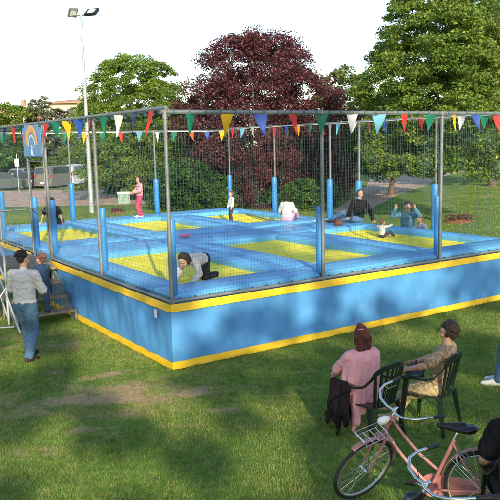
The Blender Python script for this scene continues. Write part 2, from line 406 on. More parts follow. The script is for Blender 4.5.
def ground_mat():
    m = bpy.data.materials.new('lawn_ground'); m.use_nodes = True
    nt = m.node_tree; N = nt.nodes; L = nt.links; b = N['Principled BSDF']; b.inputs['Roughness'].default_value = .95
    b.inputs['Specular IOR Level'].default_value = .2
    tc = N.new('ShaderNodeTexCoord')
    def noise(sc, det=5):
        n = N.new('ShaderNodeTexNoise'); n.inputs['Scale'].default_value = sc; n.inputs['Detail'].default_value = det; n.inputs['Roughness'].default_value = .65
        L.new(tc.outputs['Object'], n.inputs['Vector']); return n.outputs['Fac']
    def ramp(inp, stops):
        r = N.new('ShaderNodeValToRGB')
        while len(r.color_ramp.elements) < len(stops): r.color_ramp.elements.new(.5)
        for e, (p, c) in zip(r.color_ramp.elements, stops): e.position = p; e.color = tuple(c)+(1,)
        L.new(inp, r.inputs['Fac']); return r.outputs['Color']
    def math_(op, a, c):
        n = N.new('ShaderNodeMath'); n.operation = op
        for i, q in enumerate((a, c)):
            if isinstance(q, (int,float)): n.inputs[i].default_value = q
            else: L.new(q, n.inputs[i])
        return n.outputs[0]
    big = ramp(noise(.35, 6), [(.3,(.09,.19,.03)),(.5,(.15,.26,.045)),(.7,(.26,.31,.07))])
    fine = ramp(noise(9, 8), [(.3,(.45,.45,.45)),(.7,(1.25,1.25,1.15))])
    mul = N.new('ShaderNodeMixRGB'); mul.blend_type = 'MULTIPLY'; mul.inputs[0].default_value = 1; L.new(big, mul.inputs[1]); L.new(fine, mul.inputs[2])
    soil = ramp(noise(14, 8), [(.3,(.25,.18,.09)),(.7,(.46,.34,.19))])
    acc = None
    for c, rx, ry, a, *w_ in PATCH:
        mp = N.new('ShaderNodeMapping'); mp.vector_type = 'TEXTURE'
        mp.inputs['Location'].default_value = (c.x,c.y,0); mp.inputs['Rotation'].default_value = (0,0,a); mp.inputs['Scale'].default_value = (rx,ry,1)
        L.new(tc.outputs['Object'], mp.inputs['Vector'])
        ln = N.new('ShaderNodeVectorMath'); ln.operation = 'DOT_PRODUCT'; L.new(mp.outputs[0], ln.inputs[0]); L.new(mp.outputs[0], ln.inputs[1])
        e = math_('MULTIPLY', math_('EXPONENT', math_('MULTIPLY', ln.outputs['Value'], -1.0), 0), w_[0] if w_ else .55)
        acc = e if acc is None else math_('ADD', acc, e)
    nz = noise(2.6, 8)
    f = math_('ADD', acc, math_('MULTIPLY', math_('SUBTRACT', nz, .5), 4.0))
    rr = N.new('ShaderNodeMapRange'); rr.inputs['From Min'].default_value = .30; rr.inputs['From Max'].default_value = 1.0; L.new(f, rr.inputs['Value'])
    mx = N.new('ShaderNodeMixRGB'); L.new(rr.outputs[0], mx.inputs[0]); L.new(mul.outputs[0], mx.inputs[1]); L.new(soil, mx.inputs[2])
    L.new(mx.outputs[0], b.inputs['Base Color'])
    bp = N.new('ShaderNodeBump'); bp.inputs['Strength'].default_value = .6; bp.inputs['Distance'].default_value = .03; L.new(noise(12, 8), bp.inputs['Height']); L.new(bp.outputs[0], b.inputs['Normal'])
    return m
M['ground'] = ground_mat()
def blade_mat(name, stops, trans=.45):
    m = bpy.data.materials.new(name); m.use_nodes = True; nt = m.node_tree; N = nt.nodes; L = nt.links; b = N['Principled BSDF']
    b.inputs['Roughness'].default_value = .5; b.inputs['Specular IOR Level'].default_value = .3
    tc = N.new('ShaderNodeTexCoord'); outs = []
    for sc, w in ((.45,1.0),(7.0,.9),(60,.6)):
        n = N.new('ShaderNodeTexNoise'); n.inputs['Scale'].default_value = sc; n.inputs['Detail'].default_value = 5; n.inputs['Roughness'].default_value = .6; L.new(tc.outputs['Object'], n.inputs['Vector'])
        q = N.new('ShaderNodeMath'); q.operation = 'MULTIPLY'; q.inputs[1].default_value = w/2.5; L.new(n.outputs['Fac'], q.inputs[0]); outs.append(q.outputs[0])
    s = N.new('ShaderNodeMath'); s.operation = 'ADD'; L.new(outs[0], s.inputs[0]); L.new(outs[1], s.inputs[1])
    s2 = N.new('ShaderNodeMath'); s2.operation = 'ADD'; L.new(s.outputs[0], s2.inputs[0]); L.new(outs[2], s2.inputs[1])
    r = N.new('ShaderNodeValToRGB')
    while len(r.color_ramp.elements) < len(stops): r.color_ramp.elements.new(.5)
    for e, (p, c) in zip(r.color_ramp.elements, stops): e.position = p; e.color = tuple(c)+(1,)
    L.new(s2.outputs[0], r.inputs['Fac']); L.new(r.outputs['Color'], b.inputs['Base Color'])
    tl = N.new('ShaderNodeBsdfTranslucent'); L.new(r.outputs['Color'], tl.inputs['Color'])
    mx = N.new('ShaderNodeMixShader'); mx.inputs[0].default_value = trans; L.new(b.outputs[0], mx.inputs[1]); L.new(tl.outputs[0], mx.inputs[2]); L.new(mx.outputs[0], N['Material Output'].inputs['Surface'])
    return m
M['blade'] = blade_mat('grass_blade', [(.38,(.08,.17,.034)),(.46,(.16,.265,.056)),(.53,(.28,.35,.085)),(.61,(.47,.43,.17))])
def sheet(name, pts, z, m):
    b = MB(); b.add([(p[0],p[1],z) for p in pts], [tuple(range(len(pts)))]); o = b.build(name, m, smooth=False); return tag(o, kind='structure')
island_var(M['blade'], .7, 1.3)
sheet('ground', [(-300,-80),(300,-80),(300,420),(-300,420)], 0, M['ground'])
# gravel path behind the trampolines (left), car park, path on the right
def ribbon(name, L_, R_, z, m, wob=.25):
    """sheet between two polylines, slightly ragged"""
    def dens(P):
        P = [Vector((p[0],p[1],0)) for p in P]; out = []
        for a, b in zip(P[:-1], P[1:]):
            k = 12
            out += [a.lerp(b, i/k)+Vector((random.uniform(-1,1),random.uniform(-1,1),0))*wob*min(1, .4+a.length/80) for i in range(k)]
        return out+[P[-1]]
    A, B = dens(L_), dens(R_); n = len(A); b = MB()
    b.add([(p.x,p.y,z) for p in A]+[(p.x,p.y,z) for p in B], [(i,i+1,n+i+1,n+i) for i in range(n-1)])
    return tag(b.build(name, m, smooth=False), kind='structure')
g = lambda x,y: gp(x,y)
ribbon('gravel_path', [g(-160,205),g(0,207),g(75,206),g(150,204),g(230,199)], [g(-160,188),g(0,191),g(75,190),g(150,190),g(230,190)], .004, M['gravel'])
ribbon('car_park', [(-75,58.5),(-17,59.5),(-3,60.5),(9,62)], [(-75,80),(-17,80),(-3,80),(9,80)], .006, M['asphalt'])
ribbon('park_path', [g(330,213),g(352,199),g(366,186),g(372,176),g(420,170)], [g(362,213),g(398,195),g(425,186),g(440,177),g(470,171)], .008, M['pathr'], .05)

def grass(name, n, xr, yr, h, w, keep):
    x = rng.uniform(*xr, n); y = yr[0]+(yr[1]-yr[0])*rng.uniform(0,1,n)
    k = keep(x, y); x, y = x[k], y[k]; n = len(x)
    a = rng.uniform(0, 2*PI, n); hh = h*rng.uniform(.45,1.3,n); ww = w*rng.uniform(.6,1.3,n)
    tilt = rng.normal(0,.45,(n,2))*hh[:,None]
    base = np.stack([x,y,np.zeros(n)],1); side = np.stack([np.cos(a)*ww,np.sin(a)*ww,np.zeros(n)],1)
    tip = base+np.stack([tilt[:,0],tilt[:,1],hh],1)
    v = np.stack([base-side, base+side, tip],1).reshape(-1,3)
    o = link(name, fast_mesh(name, v, 3, M['blade'])); tag(o, None, None, kind='stuff'); return o
def outside(x, y):
    dx, dy = x-TX, y-TY; u = cy_*dx+sy_*dy; v = -sy_*dx+cy_*dy
    return ~((u > .03)&(u < 8.6)&(v > .03)&(v < 12.1))
def near_keep(x, y):
    inv = (np.abs(x) < y*.40+1.2)
    f = patch_f(x, y)+.45*(np.sin(x*5.1+y*3.3+np.sin(y*4))*np.sin(y*6.7-x*2.1+np.sin(x*5)))+.3*np.sin(x*13+np.sin(y*11)*2)*np.sin(y*15+x*3)+rng.normal(0,.25,len(x))
    clump = .5+.5*np.sin(x*2.3+np.sin(y*3.1)*1.5)*np.sin(y*2.9+np.sin(x*1.7)*2)
    return outside(x,y)&inv&(f < .55+.55*rng.uniform(0,1,len(x))**1.5)&(rng.uniform(0,1,len(x)) < .55+.45*clump)
tag(grass('grass', 620000, (-8,8), (4.6,15.5), .045, .0042, near_keep), 'short green grass of the lawn in the foreground', 'grass')
road = lambda x,y: (patch_f(x,y) < 9)
def far_keep(x, y):
    ok = outside(x,y)&(np.abs(x) < y*.42+1)
    # keep the path ribbons bare
    pr = (y > 37)&(y < 66)&(x < 2)&(np.abs(y-(49+0*x)) < 13)
    a, c_ = gp(352,199), gp(366,186); 
    xx = np.interp(y, [36,44,60,80], [5.0,8.0,10.5,15]); xx2 = np.interp(y, [31,44,60,80], [5.5,11.5,18,24])
    return ok&~pr&~((x > xx-1)&(x < xx2+1)&(y > 28))
tag(grass('grass', 260000, (-16,30), (14,62), .06, .011, far_keep), 'longer lawn grass beyond the trampolines', 'grass')
tag(grass('grass', 45000, (-20,1), (26,37), .07, .012, lambda x,y: outside(x,y)), 'lawn grass between trampolines and gravel path', 'grass')

# ------------------------------------------------------------------ trampoline platform
BW, BL, GAP, PZ, HR = 2.8771, 5.4618, 1.2408, 1.12, 3.7966
V0 = [0, BL+GAP]; VEND = [BL, 2*BL+GAP]; VT = 2*BL+GAP; UT = 3*BW
plat = thing('trampoline_platform', 'large blue and yellow raised platform with six yellow trampolines and tall netting poles', 'trampoline', (TX,TY,0), YAW)
def wavy(p0, p1, z0, z1, amp, nx, nz, out):
    """tarpaulin between two points, with folds; out = outward normal"""
    p0, p1 = Vector(p0), Vector(p1); L = (p1-p0).length; vs = []; ph = [random.uniform(0,6) for _ in range(6)]
    for i in range(nx+1):
        s = i/nx*L
        for j in range(nz+1):
            t = j/nz; env = math.sin(PI*t)**.7 if 0 < t < 1 else 0
            f = (math.sin(s*4.3+ph[0]+2.2*t)+.7*math.sin(s*9.1+ph[1]-3*t)+.5*math.sin(s*2.1+ph[2]+t*4)+.35*math.sin(s*21+ph[3]+t*5))
            ee = min(1, min(s, L-s)/.12)
            pin = .006*math.sin(s*13+ph[4])*(t < .05)
            vs.append(tuple(p0.lerp(p1, i/nx)+Vector(out)*ee*(amp*f*env+pin+.02*(1-t)))[:2]+(z0+(z1-z0)*t,))
    b = MB(); b.add(vs, [(i*(nz+1)+j,(i+1)*(nz+1)+j,(i+1)*(nz+1)+j+1,i*(nz+1)+j+1) for i in range(nx) for j in range(nz)])
    return b
EDG = [((-.05,-.05),(UT+.05,-.05),(0,-1)), ((UT+.05,-.05),(UT+.05,VT+.05),(1,0)), ((UT+.05,VT+.05),(-.05,VT+.05),(0,1)),
       ((-.05,VT+.05),(-.05,BL+GAP+.05),(-1,0)), ((-.05,BL-.0),(-.05,-.05),(-1,0))]
for a, b_, o in EDG:
    L = math.dist(a, b_)
    wavy((*a,0), (*b_,0), .125, .885, .021, int(L*14), 10, (*o,0)).build('skirt', M['skirt'], plat)
    for z0, z1, off in ((.885,1.0,.006),(.015,.125,.016)):
        q0, q1 = Vector((*a,0))+Vector((*o,0))*off, Vector((*b_,0))+Vector((*o,0))*off
        dd = (q1-q0).normalized()*(off+.001); q0 = q0-dd; q1 = q1+dd
        wavy(q0, q1, z0, z1, .004, int(L*9), 3, (*o,0)).build('yellow_band', M['yellow'], plat)
# little white notice on the left skirt
b = MB(); b.box((-.105,.37,.80),(.008,.07,.13)); n_ = b.build('notice', M['white_paint'], plat, False)
# deck, rails under pads
b = MB(); b.box((UT/2,VT/2,.80),(UT-.04,VT-.04,.06)); b.build('deck', M['darkframe'], plat, False)
b = MB()
for a, b_, o in EDG:
    b.tube([(a[0]*.6,a[1]*.6 if abs(a[1])<1 else a[1],1.035),(b_[0]*.6 if abs(b_[0])<1 else b_[0]-.02,b_[1] if abs(b_[1])>1 else b_[1]*.6,1.035)], .026, 8)
b.build('edge_rail', M['rail'], plat)
SEAM = BL+.88
for mod in (0,1):
    v0 = V0[mod]
    va, vb = (0.06, SEAM-.05) if mod == 0 else (SEAM+.07, VT-.06)
    ma, mb_ = (.78, 4.72) if mod == 0 else (v0+.66, v0+4.25)
    for k in range(3):
        u0 = k*BW
        um, un = u0+.56, u0+2.40
        t = MB()   # trampoline bed, sagging a little
        nx, ny = 14, 26; vs = []
        for i in range(nx+1):
            for j in range(ny+1):
                x = um-.05+(un-um+.1)*i/nx; y = ma-.05+(mb_-ma+.1)*j/ny
                vs.append((x,y,.995-.035*math.sin(PI*i/nx)*math.sin(PI*j/ny)+.004*math.sin(i*1.9+j*1.1)))
        t.add(vs, [(i*(ny+1)+j,(i+1)*(ny+1)+j,(i+1)*(ny+1)+j+1,i*(ny+1)+j+1) for i in range(nx) for j in range(ny)])
        t.build('trampoline_bed', M['bed'], plat)
        e = .012; jt = lambda: random.uniform(-.008,.008)
        lo = .06 if k == 0 else e
        hi = .06 if k == 2 else e
        for (x0,x1,y0,y1) in ((u0+lo,u0+BW-hi,va,ma-e),(u0+lo,u0+BW-hi,mb_+e,vb),(u0+lo,um+jt(),ma,mb_),(un+jt(),u0+BW-hi,ma,mb_)):
            z = PZ+jt()
            b = MB(); b.rbox((x0,y0,.90),(x1,y1,z),.045,.022,max(2,int((x1-x0)*5)),max(2,int((y1-y0)*5)))
            b.build('pad', M['pad'], plat)
b = MB(); b.box((UT/2,SEAM+.01,1.03),(UT-.1,.06,.12)); b.build('seam_rail', M['galv'], plat, False)
# poles with blue foam padding
polepos = [(k*BW, 0.0) for k in range(4)]+[(k*BW, VT) for k in range(4)]
for v in (BL/2, BL, BL+GAP, BL+GAP+BL/2): polepos += [(0.0,v),(UT,v)]
for u, v in polepos:
    b = MB(); b.tube([(u,v,0),(u,v,HR)], .030, 12)
    b.tube([(u,v,HR-.10),(u,v,HR+.03)], .040, 12)
    b.tube([(u,v,.98),(u,v,1.06)], .043, 12)
    p = b.build('pole', M['rail'], plat)
    du = .075 if u < .1 else (-.075 if u > UT-.1 else 0); dv = .085 if v < .1 else (-.085 if v > VT-.1 else 0)
    far = v > VT-.1 or u > UT-.1
    if far: du, dv = du*.3, dv*.3
    b = MB(); n = 14; zs = [1.10,1.12,1.4,1.7,2.0,2.22,2.25]; rr = [.052,.062,.064,.061,.064,.062,.050]
    if far: rr = [x*1.35 for x in rr]
    b.tube([(u+du,v+dv,z) for z in zs], rr, n)
    b.build('pole_padding', M['padside'], p)
def rail(pts, name='top_rail', r=.032): 
    b = MB(); b.tube(pts, r, 10); return b.build(name, M['rail'], plat)
rail([(-.06,0,HR),(UT+.05,0,HR)]); rail([(0,-.05,HR+.055),(0,VT+.05,HR+.055)]); rail([(UT,-.05,HR+.055),(UT,VT+.05,HR+.055)], r=.02); rail([(-.05,VT,HR),(UT+.05,VT,HR)], r=.02)
# nets: one per bay, cords laced round the top rail
def net(p0, p1, z0, z1, cell, r, inward, lace=True, hc=None):
    p0, p1 = Vector(p0), Vector(p1); L = (p1-p0).length; u = (p1-p0)/L; w = Vector((inward[0],inward[1],0)); b = MB()
    nv = int(L/cell); nh = int((z1-z0)/(hc or cell)); ph = random.uniform(0,6)
    def pt(s, z):
        t = (z-z0)/(z1-z0)
        return p0+u*s+w*(.03+.022*math.sin(s*2.1+ph)*math.sin(PI*t)+.01*math.sin(z*4+s*3))+u*(.010*math.sin(z*5+s*2.3+ph))+Vector((0,0,z-p0.z+.012*math.sin(s*3.1+z*2+ph)))
    for i in range(1, nv):
        s = L*i/nv; b.tube([pt(s, z0+(z1-z0)*j/5) for j in range(6)], r, 3, False)
    for j in range(1, nh):
        z = z0+(z1-z0)*j/nh; k = 10; b.tube([pt(L*i/k, z) for i in range(k+1)], r, 3, False)
    for z in (z0, z1): b.tube([pt(L*i/8, z) for i in range(9)], r*2.2, 4, False)
    if lace:
        n = int(L/.24)
        for i in range(n):
            q = p0+u*(L*(i+.5)/n); q.z = z1+.03
            b.tube([q-u*.008-Vector((0,0,.0)), q+u*.016], .040, 8)
            q2 = q.copy(); q2.z = z0+.0; b.tube([q2-u*.006,q2+u*.012], .034, 8)
    return b
nz0, nz1 = 1.04, HR-.03
for k in range(3):
    net((k*BW,0,0),((k+1)*BW,0,0),nz0,nz1,.055,.0013,(0,1)).build('net', M['net'], plat, False)
    net((k*BW,VT,0),((k+1)*BW,VT,0),nz0,nz1,.11,.0017,(0,-1),False).build('net', M['net'], plat, False)
for a, b_ in ((0,BL/2),(BL/2,BL),(BL+GAP,BL+GAP+BL/2),(BL+GAP+BL/2,VT)):
    net((0,a,0),(0,b_,0),nz0,nz1,.055,.0013,(1,0)).build('net', M['net'], plat, False)
for a, b_ in ((0,BL/2),(BL/2,BL),(BL,BL+GAP),(BL+GAP,BL+GAP+BL/2),(BL+GAP+BL/2,VT)):
    net((UT,a,0),(UT,b_,0),nz0,nz1,.11,.0017,(-1,0),False).build('net', M['net'], plat, False)
# entrance frame between the two modules
b = MB()
for v in (BL+.06, BL+GAP-.06): b.tube([(-.03,v,1.0),(-.03,v,HR+.02)], .018, 8)
b.tube([(-.03,BL,HR-.66),(-.03,BL+GAP,HR-.66)], .016, 8); b.tube([(-.03,BL,HR-.74),(-.03,BL+GAP,HR-.74)], .014, 8); b.tube([(-.03,BL,2.02),(-.03,BL+GAP,2.02)], .016, 8)
for i in range(9): b.tube([(-.03,BL+.02,1.25+i*.27),(-.03,BL+.075,1.25+i*.27)], .026, 8)
b.build('entrance_frame', M['rail'], plat)

# sign over the entrance: blue board, orange rainbow arch and a small pale figure
sg = thing('entrance_sign', 'blue board with an orange arch hanging above the trampoline entrance', 'sign', W(-.075,BL+GAP/2,3.46), YAW)
b = MB(); b.box((0,0,0),(.02,GAP-.06,.60)); b.box((0,0,.33),(.02,GAP-.36,.07)); b.build('board', mat('sign_blue',(.07,.22,.50),.4,var=.15,vscale=5), sg, False)
M90 = Matrix.Rotation(PI/2, 3, 'Z')
b = MB(); b.torus((-.014,0,-.06), .34, .075, 24, 6, M90, 0, PI, .006); b.build('arch', mat('sign_orange', (.72,.33,.10), .5, var=.1), sg)
b = MB(); b.torus((-.014,0,-.10), .23, .030, 24, 6, M90, 0, PI, .005); b.build('inner_arch', mat('sign_pale', (.45,.60,.70), .5), sg)
b = MB(); b.ell((-.014,0,-.10),(.006,.045,.04)); b.capsule((-.013,0,-.15),(-.013,0,-.25),.012,.02); b.capsule((-.013,-.09,-.13),(-.013,.09,-.13),.012,.012); b.capsule((-.013,.0,-.24),(-.013,.07,-.29),.012,.01); b.capsule((-.013,.0,-.24),(-.013,-.07,-.29),.012,.01)
b.build('figure_mark', bpy.data.materials['sign_pale'], sg)

# bunting: strings of pennants along the four top rails
def bunting(label, p0, p1, first, step, cols, size, out, cordmat='cord', drop=.02):
    p0, p1 = Vector(p0), Vector(p1); L = (p1-p0).length; u = (p1-p0)/L
    t = thing('bunting', label, 'bunting', W(p0.x,p0.y,p0.z), YAW, 'pennant strings on the top rails')
    o = Vector((*out,0)); b = MB(); k = int(L/.5)
    b.tube([u*(L*i/k)+o*.045+Vector((0,0,-drop-.018*math.sin(i*2.2)**2)) for i in range(k+1)], .009 if cordmat == 'cord' else .006, 6); b.build('cord', M[cordmat], t)
    s = first; i = 0
    while s < L and i < 95:
        c = cols[i % len(cols)]; w, h = size[0]*random.uniform(.94,1.05), size[1]*random.uniform(.94,1.05)
        rows = 6; vs = []; sw = random.uniform(-.3,.3); cur = random.uniform(-.28,.28); tw = random.uniform(-.6,.6)
        for r_ in range(rows+1):
            f = r_/rows; hw = w/2*(1-f)+.004
            base = o*(.055+sw*f*h*.5+cur*f*f*h)+Vector((0,0,-drop-.01-h*f))
            for sd in (-1,0,1):
                bend = .03*(1 if sd == 0 else 0)*math.sin(3*f+i)
                vs.append(base+u*(hw*sd)+o*(bend+tw*hw*sd)+u*sw*f*h*.25)
        f4 = [(r_*3+q,r_*3+q+1,r_*3+q+4,r_*3+q+3) for r_ in range(rows) for q in (0,1)]
        n = len(vs); vs2 = vs+[v+o*.0016 for v in vs]
        fs = f4+[tuple(n+x for x in f)[::-1] for f in f4]
        bb = MB(); bb.add(vs2, fs); pn = bb.build('pennant', M['f_'+c], t); pn.location = u*s
        s += step*random.uniform(.96,1.04) if i % 12 else step; i += 1
    return t
bunting('large pennants hanging from the near front rail, a green one nearest the corner', (0,0,HR), (UT,0,HR), .38, .628, ['green','yellow','blue','red','green','white','light','red','green','yellow','blue','red'], (.21,.33), (0,-1), 'net')
bunting('pennants on the left rail, red one nearest the corner, passing the entrance sign', (0,.0,HR+.055), (0,VT,HR+.055), .32, .60, ['red','blue','white','green','red','blue','yellow','green','red','white','red','green'], (.20,.36), (-1,0), 'net')
bunting('small pennants on white cord along the far left rail before the green tree', (0,VT,HR), (UT,VT,HR), .3, .62, ['red','green','red','white','green','yellow','green','red','light','white','green','orange','blue','yellow'], (.20,.33), (0,-1))
bunting('small pennants along the far right rail in front of the copper beech and lawn', (UT,VT,HR+.055), (UT,0,HR+.055), .35, .62, ['red','light','white','green','red','blue','yellow','green','red','light','white','red','blue','green'], (.19,.31), (-1,0))

# ------------------------------------------------------------------ staircase
st = thing('entrance_stairs', 'worn wooden steps with pale metal handrail leading up to the trampoline entrance', 'stairs', W(0,0,0), YAW)
SU0, SU1 = -1.22, -.13; nst = 4; rise = .235; v_bot, run = 3.86, .34
for k in range(nst):
    z = rise*(k+1); v = v_bot+run*k
    b = MB(); b.rbox((SU0,v,z-.045),(SU1,v+run*.86,z),.008); b.build('tread', M['wood'], st, False)
b = MB(); b.rbox((SU0,v_bot+run*nst,.93),(SU1+.03,BL+GAP+.1,.985),.01); b.build('landing', M['wood'], st, False)
for u in (SU0-.02, SU1+.015):
    b = MB(); Mx = Matrix.Rotation(math.atan2(rise, run), 3, 'X'); L = math.hypot(rise*nst, run*nst)
    b.box((u, v_bot+run*nst/2, rise*nst/2+.0), (.03,L,.07), Mx); b.box((u,v_bot+.04,.12),(.035,.04,.24))
    for k in range(nst): b.box((u,v_bot+run*k+run*.75,rise*(k+1)*.5),(.03,.03,rise*(k+1)))
    b.build('stringer', M['galv'], st, False)
for u in (SU0,SU1):
    for v in (5.35, BL+GAP+.05): b = MB(); b.tube([(u,v,0),(u,v,.94)], .022, 8); b.build('landing_support', M['galv'], st)
b = MB(); b.tube([(SU0,5.35,.08),(SU0,6.7,.9)], .016, 8); b.build('brace', M['galv'], st)
u = SU0-.06
b = MB(); b.tube([(u,BL+GAP,1.98),(u,5.3,1.98),(u,v_bot+.55,1.42),(u,v_bot+.45,1.36)], .030, 10); b.build('handrail', M['white_steel'], st)
b = MB()
b.tube([(u,BL+GAP,1.5),(u,5.3,1.5),(u,v_bot+.42,.85)], .020, 8)
b.tube([(u,v_bot+.45,0.02),(u,v_bot+.45,1.38)], .022, 8); b.tube([(u,5.3,.0),(u,5.3,1.98)], .022, 8); b.tube([(u,BL+GAP,0),(u,BL+GAP,1.98)], .022, 8)
b.tube([(u-.02,v_bot-.35,.03),(u-.02,v_bot+.6,.75),(u-.02,5.3,1.2)], .018, 8); b.tube([(u,v_bot+.45,.1),(u,5.3,.95)], .016, 8)
b.tube([(u-.5,v_bot+.5,.02),(u,v_bot+.45,.75)], .016, 8); b.tube([(u-.5,v_bot+.5,.02),(u-.5,5.3,.02),(u,5.3,.9)], .016, 8); b.tube([(u-.5,v_bot+.5,.02),(u,v_bot+.1,.05)],.016,8)
b.build('rail_frame', M['white_steel'], st)
b = MB(); b.tube([(u,BL+GAP+.08,1.98),(-.1,BL+GAP+.08,1.98)], .018, 8)
for i in range(1,16): b.tube([(u+(1.15*i/16),BL+GAP+.08,1.0),(u+(1.15*i/16),BL+GAP+.08,1.98)], .004, 4)
for i in range(1,6): b.tube([(u,BL+GAP+.08,1.0+.16*i),(-.1,BL+GAP+.08,1.0+.16*i)], .004, 4)
b.build('guard_rail', M['galv'], st)

# ------------------------------------------------------------------ people
def ik(a, b, l1, l2, hint):
    a, b = Vector(a), Vector(b); d = b-a; D = d.length
    if D > (l1+l2)*.995: b = a+d*((l1+l2)*.995/D); d = b-a; D = d.length
    if D < abs(l1-l2)*1.05: D = abs(l1-l2)*1.05
    x = (l1*l1-l2*l2+D*D)/(2*D); h = math.sqrt(max(l1*l1-x*x, 0)); t = d.normalized(); hv = Vector(hint); hv = hv-t*hv.dot(t)
    hv = hv.normalized() if hv.length > 1e-5 else t.orthogonal().normalized()
    return a+t*x+hv*h, b
def figure(label, loc, heading, H, pel=None, spine=(0,0,1), fwd=(0,1,0), look=(0,1,0), head_up=(0,0,1), hands=None, feet=None, top='white_shirt', sleeve='long', bottom='jeans', bottom_len='long',
           shoe='shoe_dark', hair='hair_brown', style='short', vox=.009, build=1.0, child=False, female=False, curl=.5, skirt=False, group=None, cvox=None):
    pel = Vector(pel) if pel is not None else Vector((0,0,.52*H))
    up = Vector(spine).normalized(); f = Vector(fwd); f = (f-up*f.dot(up)).normalized(); rt = f.cross(up)
    T = Matrix((rt, f, up)).transposed()
    hs = 1.0 if not child else (1.22 if H > 1.1 else 1.42)
    w = build
    shw = (.098 if female else .108)*H*(.92 if child else 1)
    neck = pel+up*.295*H
    nd = (up*.75+Vector(head_up)*.25).normalized()
    headc = neck+nd*.105*H*(.9 if child else 1)+f*.012*H
    headc = headc+Vector(head_up).normalized()*.012*H*hs
    body = MB(); shirt = MB(); pants = MB(); hairb = MB()
    def P(a,b,c): return pel+rt*a*H+f*b*H+up*c*H
    rad = lambda k: k*H*w
    # torso
    torso = [(P(0,-.005,.01),(.088,.062,.065)),(P(0,0,.085),(.074,.054,.07)),(P(0,-.002,.165),(.084,.060,.075)),(P(0,-.004,.235),(.092,.058,.06))]
    for c, r_ in torso: body.ell(c, tuple(x*H*w for x in r_), T, 18, 12)
    sh = {}
    for s, k in ((-1,'L'),(1,'R')): sh[k] = neck+rt*s*shw-up*.022*H-f*.004*H
    body.capsule(sh['L'], sh['R'], rad(.034), rad(.034))
    body.capsule(neck-up*.03*H, headc-nd*.02*H, rad(.034), rad(.028))
    if female:
        for s in (-1,1): body.ell(P(s*.042,.048,.195),(.034*H,.032*H,.034*H))
    ex = .0085*H+.004
    for c, r_ in torso[1:]: shirt.ell(c, tuple(x*H*w+ex*1.25 for x in r_), T, 18, 12)
    shirt.capsule(P(0,0,.03),P(0,0,.17),(.064*w)*H+ex,(.066*w)*H+ex)
    for s in (-1,1): shirt.capsule(P(s*.028,0,.02),P(s*.036,0,.17),(.058*w)*H+ex,(.056*w)*H+ex)
    shirt.ell(P(0,0,.03), ((.092*w)*H+ex*1.3,(.064*w)*H+ex*1.3,.045*H), T, 18, 12)
    shirt.capsule(sh['L'], sh['R'], rad(.034)+ex, rad(.034)+ex)
    shirt.capsule(neck-up*.03*H, neck+nd*.012*H, rad(.046)+ex*.4, rad(.034)+ex*.5)
    if female:
        for s in (-1,1): shirt.ell(P(s*.042,.048,.195),(.034*H+ex,.032*H+ex,.034*H+ex))
    # head
    look = Vector(look).normalized(); hu = Vector(head_up); hu = (hu-look*hu.dot(look)).normalized(); hr = look.cross(hu)
    Q = Matrix((hr, look, hu)).transposed()
    h = H*hs
    def HP(a,b,c): return headc+hr*a*h+look*b*h+hu*c*h
    body.ell(HP(0,-.006,.012),(.044*h,.054*h,.052*h), Q, 20, 14)
    body.ell(HP(0,.012,-.022),(.034*h,.038*h,.040*h), Q, 18, 12)
    body.ell(HP(0,.036,-.052),(.014*h,.012*h,.011*h), Q)
    body.capsule(HP(0,.046,.006), HP(0,.059,-.016), .0055*h, .0085*h)
    for s in (-1,1):
        body.ell(HP(s*.045,-.004,-.006),(.006*h,.012*h,.017*h), Q, 10, 8)
        body.ell(HP(s*.024,.034,-.022),(.014*h,.014*h,.014*h), Q, 10, 8)
        body.ell(HP(s*.018,.043,.016),(.014*h,.008*h,.005*h), Q, 10, 8)
    # arms and hands
    hands = hands or {}; defh = {'L': ((-.14*H, .02*H, .40*H),(0,-1,0)), 'R': ((.14*H,.02*H,.40*H),(0,-1,0))}
    for k, s in (('L',-1),('R',1)):
        tgt, hint = hands.get(k, defh[k])[:2]
        palm = hands[k][2] if k in hands and len(hands[k]) > 2 else None
        e, wr = ik(sh[k], tgt, .165*H, .15*H, hint)
        body.capsule(sh[k], e, rad(.031), rad(.023)); body.capsule(e, wr, rad(.024), rad(.0155))
        body.ell(sh[k].lerp(e,.45), (rad(.029),)*3); body.ell(e.lerp(wr,.25), (rad(.026),)*3)
        if sleeve == 'long': shirt.capsule(sh[k], e, rad(.033)+ex, rad(.027)+ex); shirt.capsule(e, e.lerp(wr,.93), rad(.028)+ex, rad(.021)+ex)
        elif sleeve == 'short': shirt.capsule(sh[k], sh[k].lerp(e,.68), rad(.033)+ex, rad(.033)+ex*1.4)
        elif sleeve == 'three': shirt.capsule(sh[k], e, rad(.033)+ex, rad(.026)+ex); shirt.capsule(e, e.lerp(wr,.35), rad(.026)+ex, rad(.024)+ex)
        d = (wr-e).normalized()
        if palm is not None: d = (d*.4+Vector(palm).normalized()*.8).normalized()
        hp = wr+d*.055*H*.8
        # palm plane: spread along 'a', curl towards 'c'
        a = f.cross(d); a = a.normalized() if a.length > .2 else rt.copy()
        c = d.cross(a).normalized()
        if c.dot(-up) < 0 and abs(c.z) > .3: pass
        hk = H*.92*(1.08 if child else 1)
        PM = Matrix((a, d, c)).transposed()
        body.ell(wr+d*.026*hk, (.0235*hk,.032*hk,.0115*hk), PM, 12, 8); body.capsule(wr-d*.01*hk, wr+d*.02*hk, .0150*hk, .0145*hk)
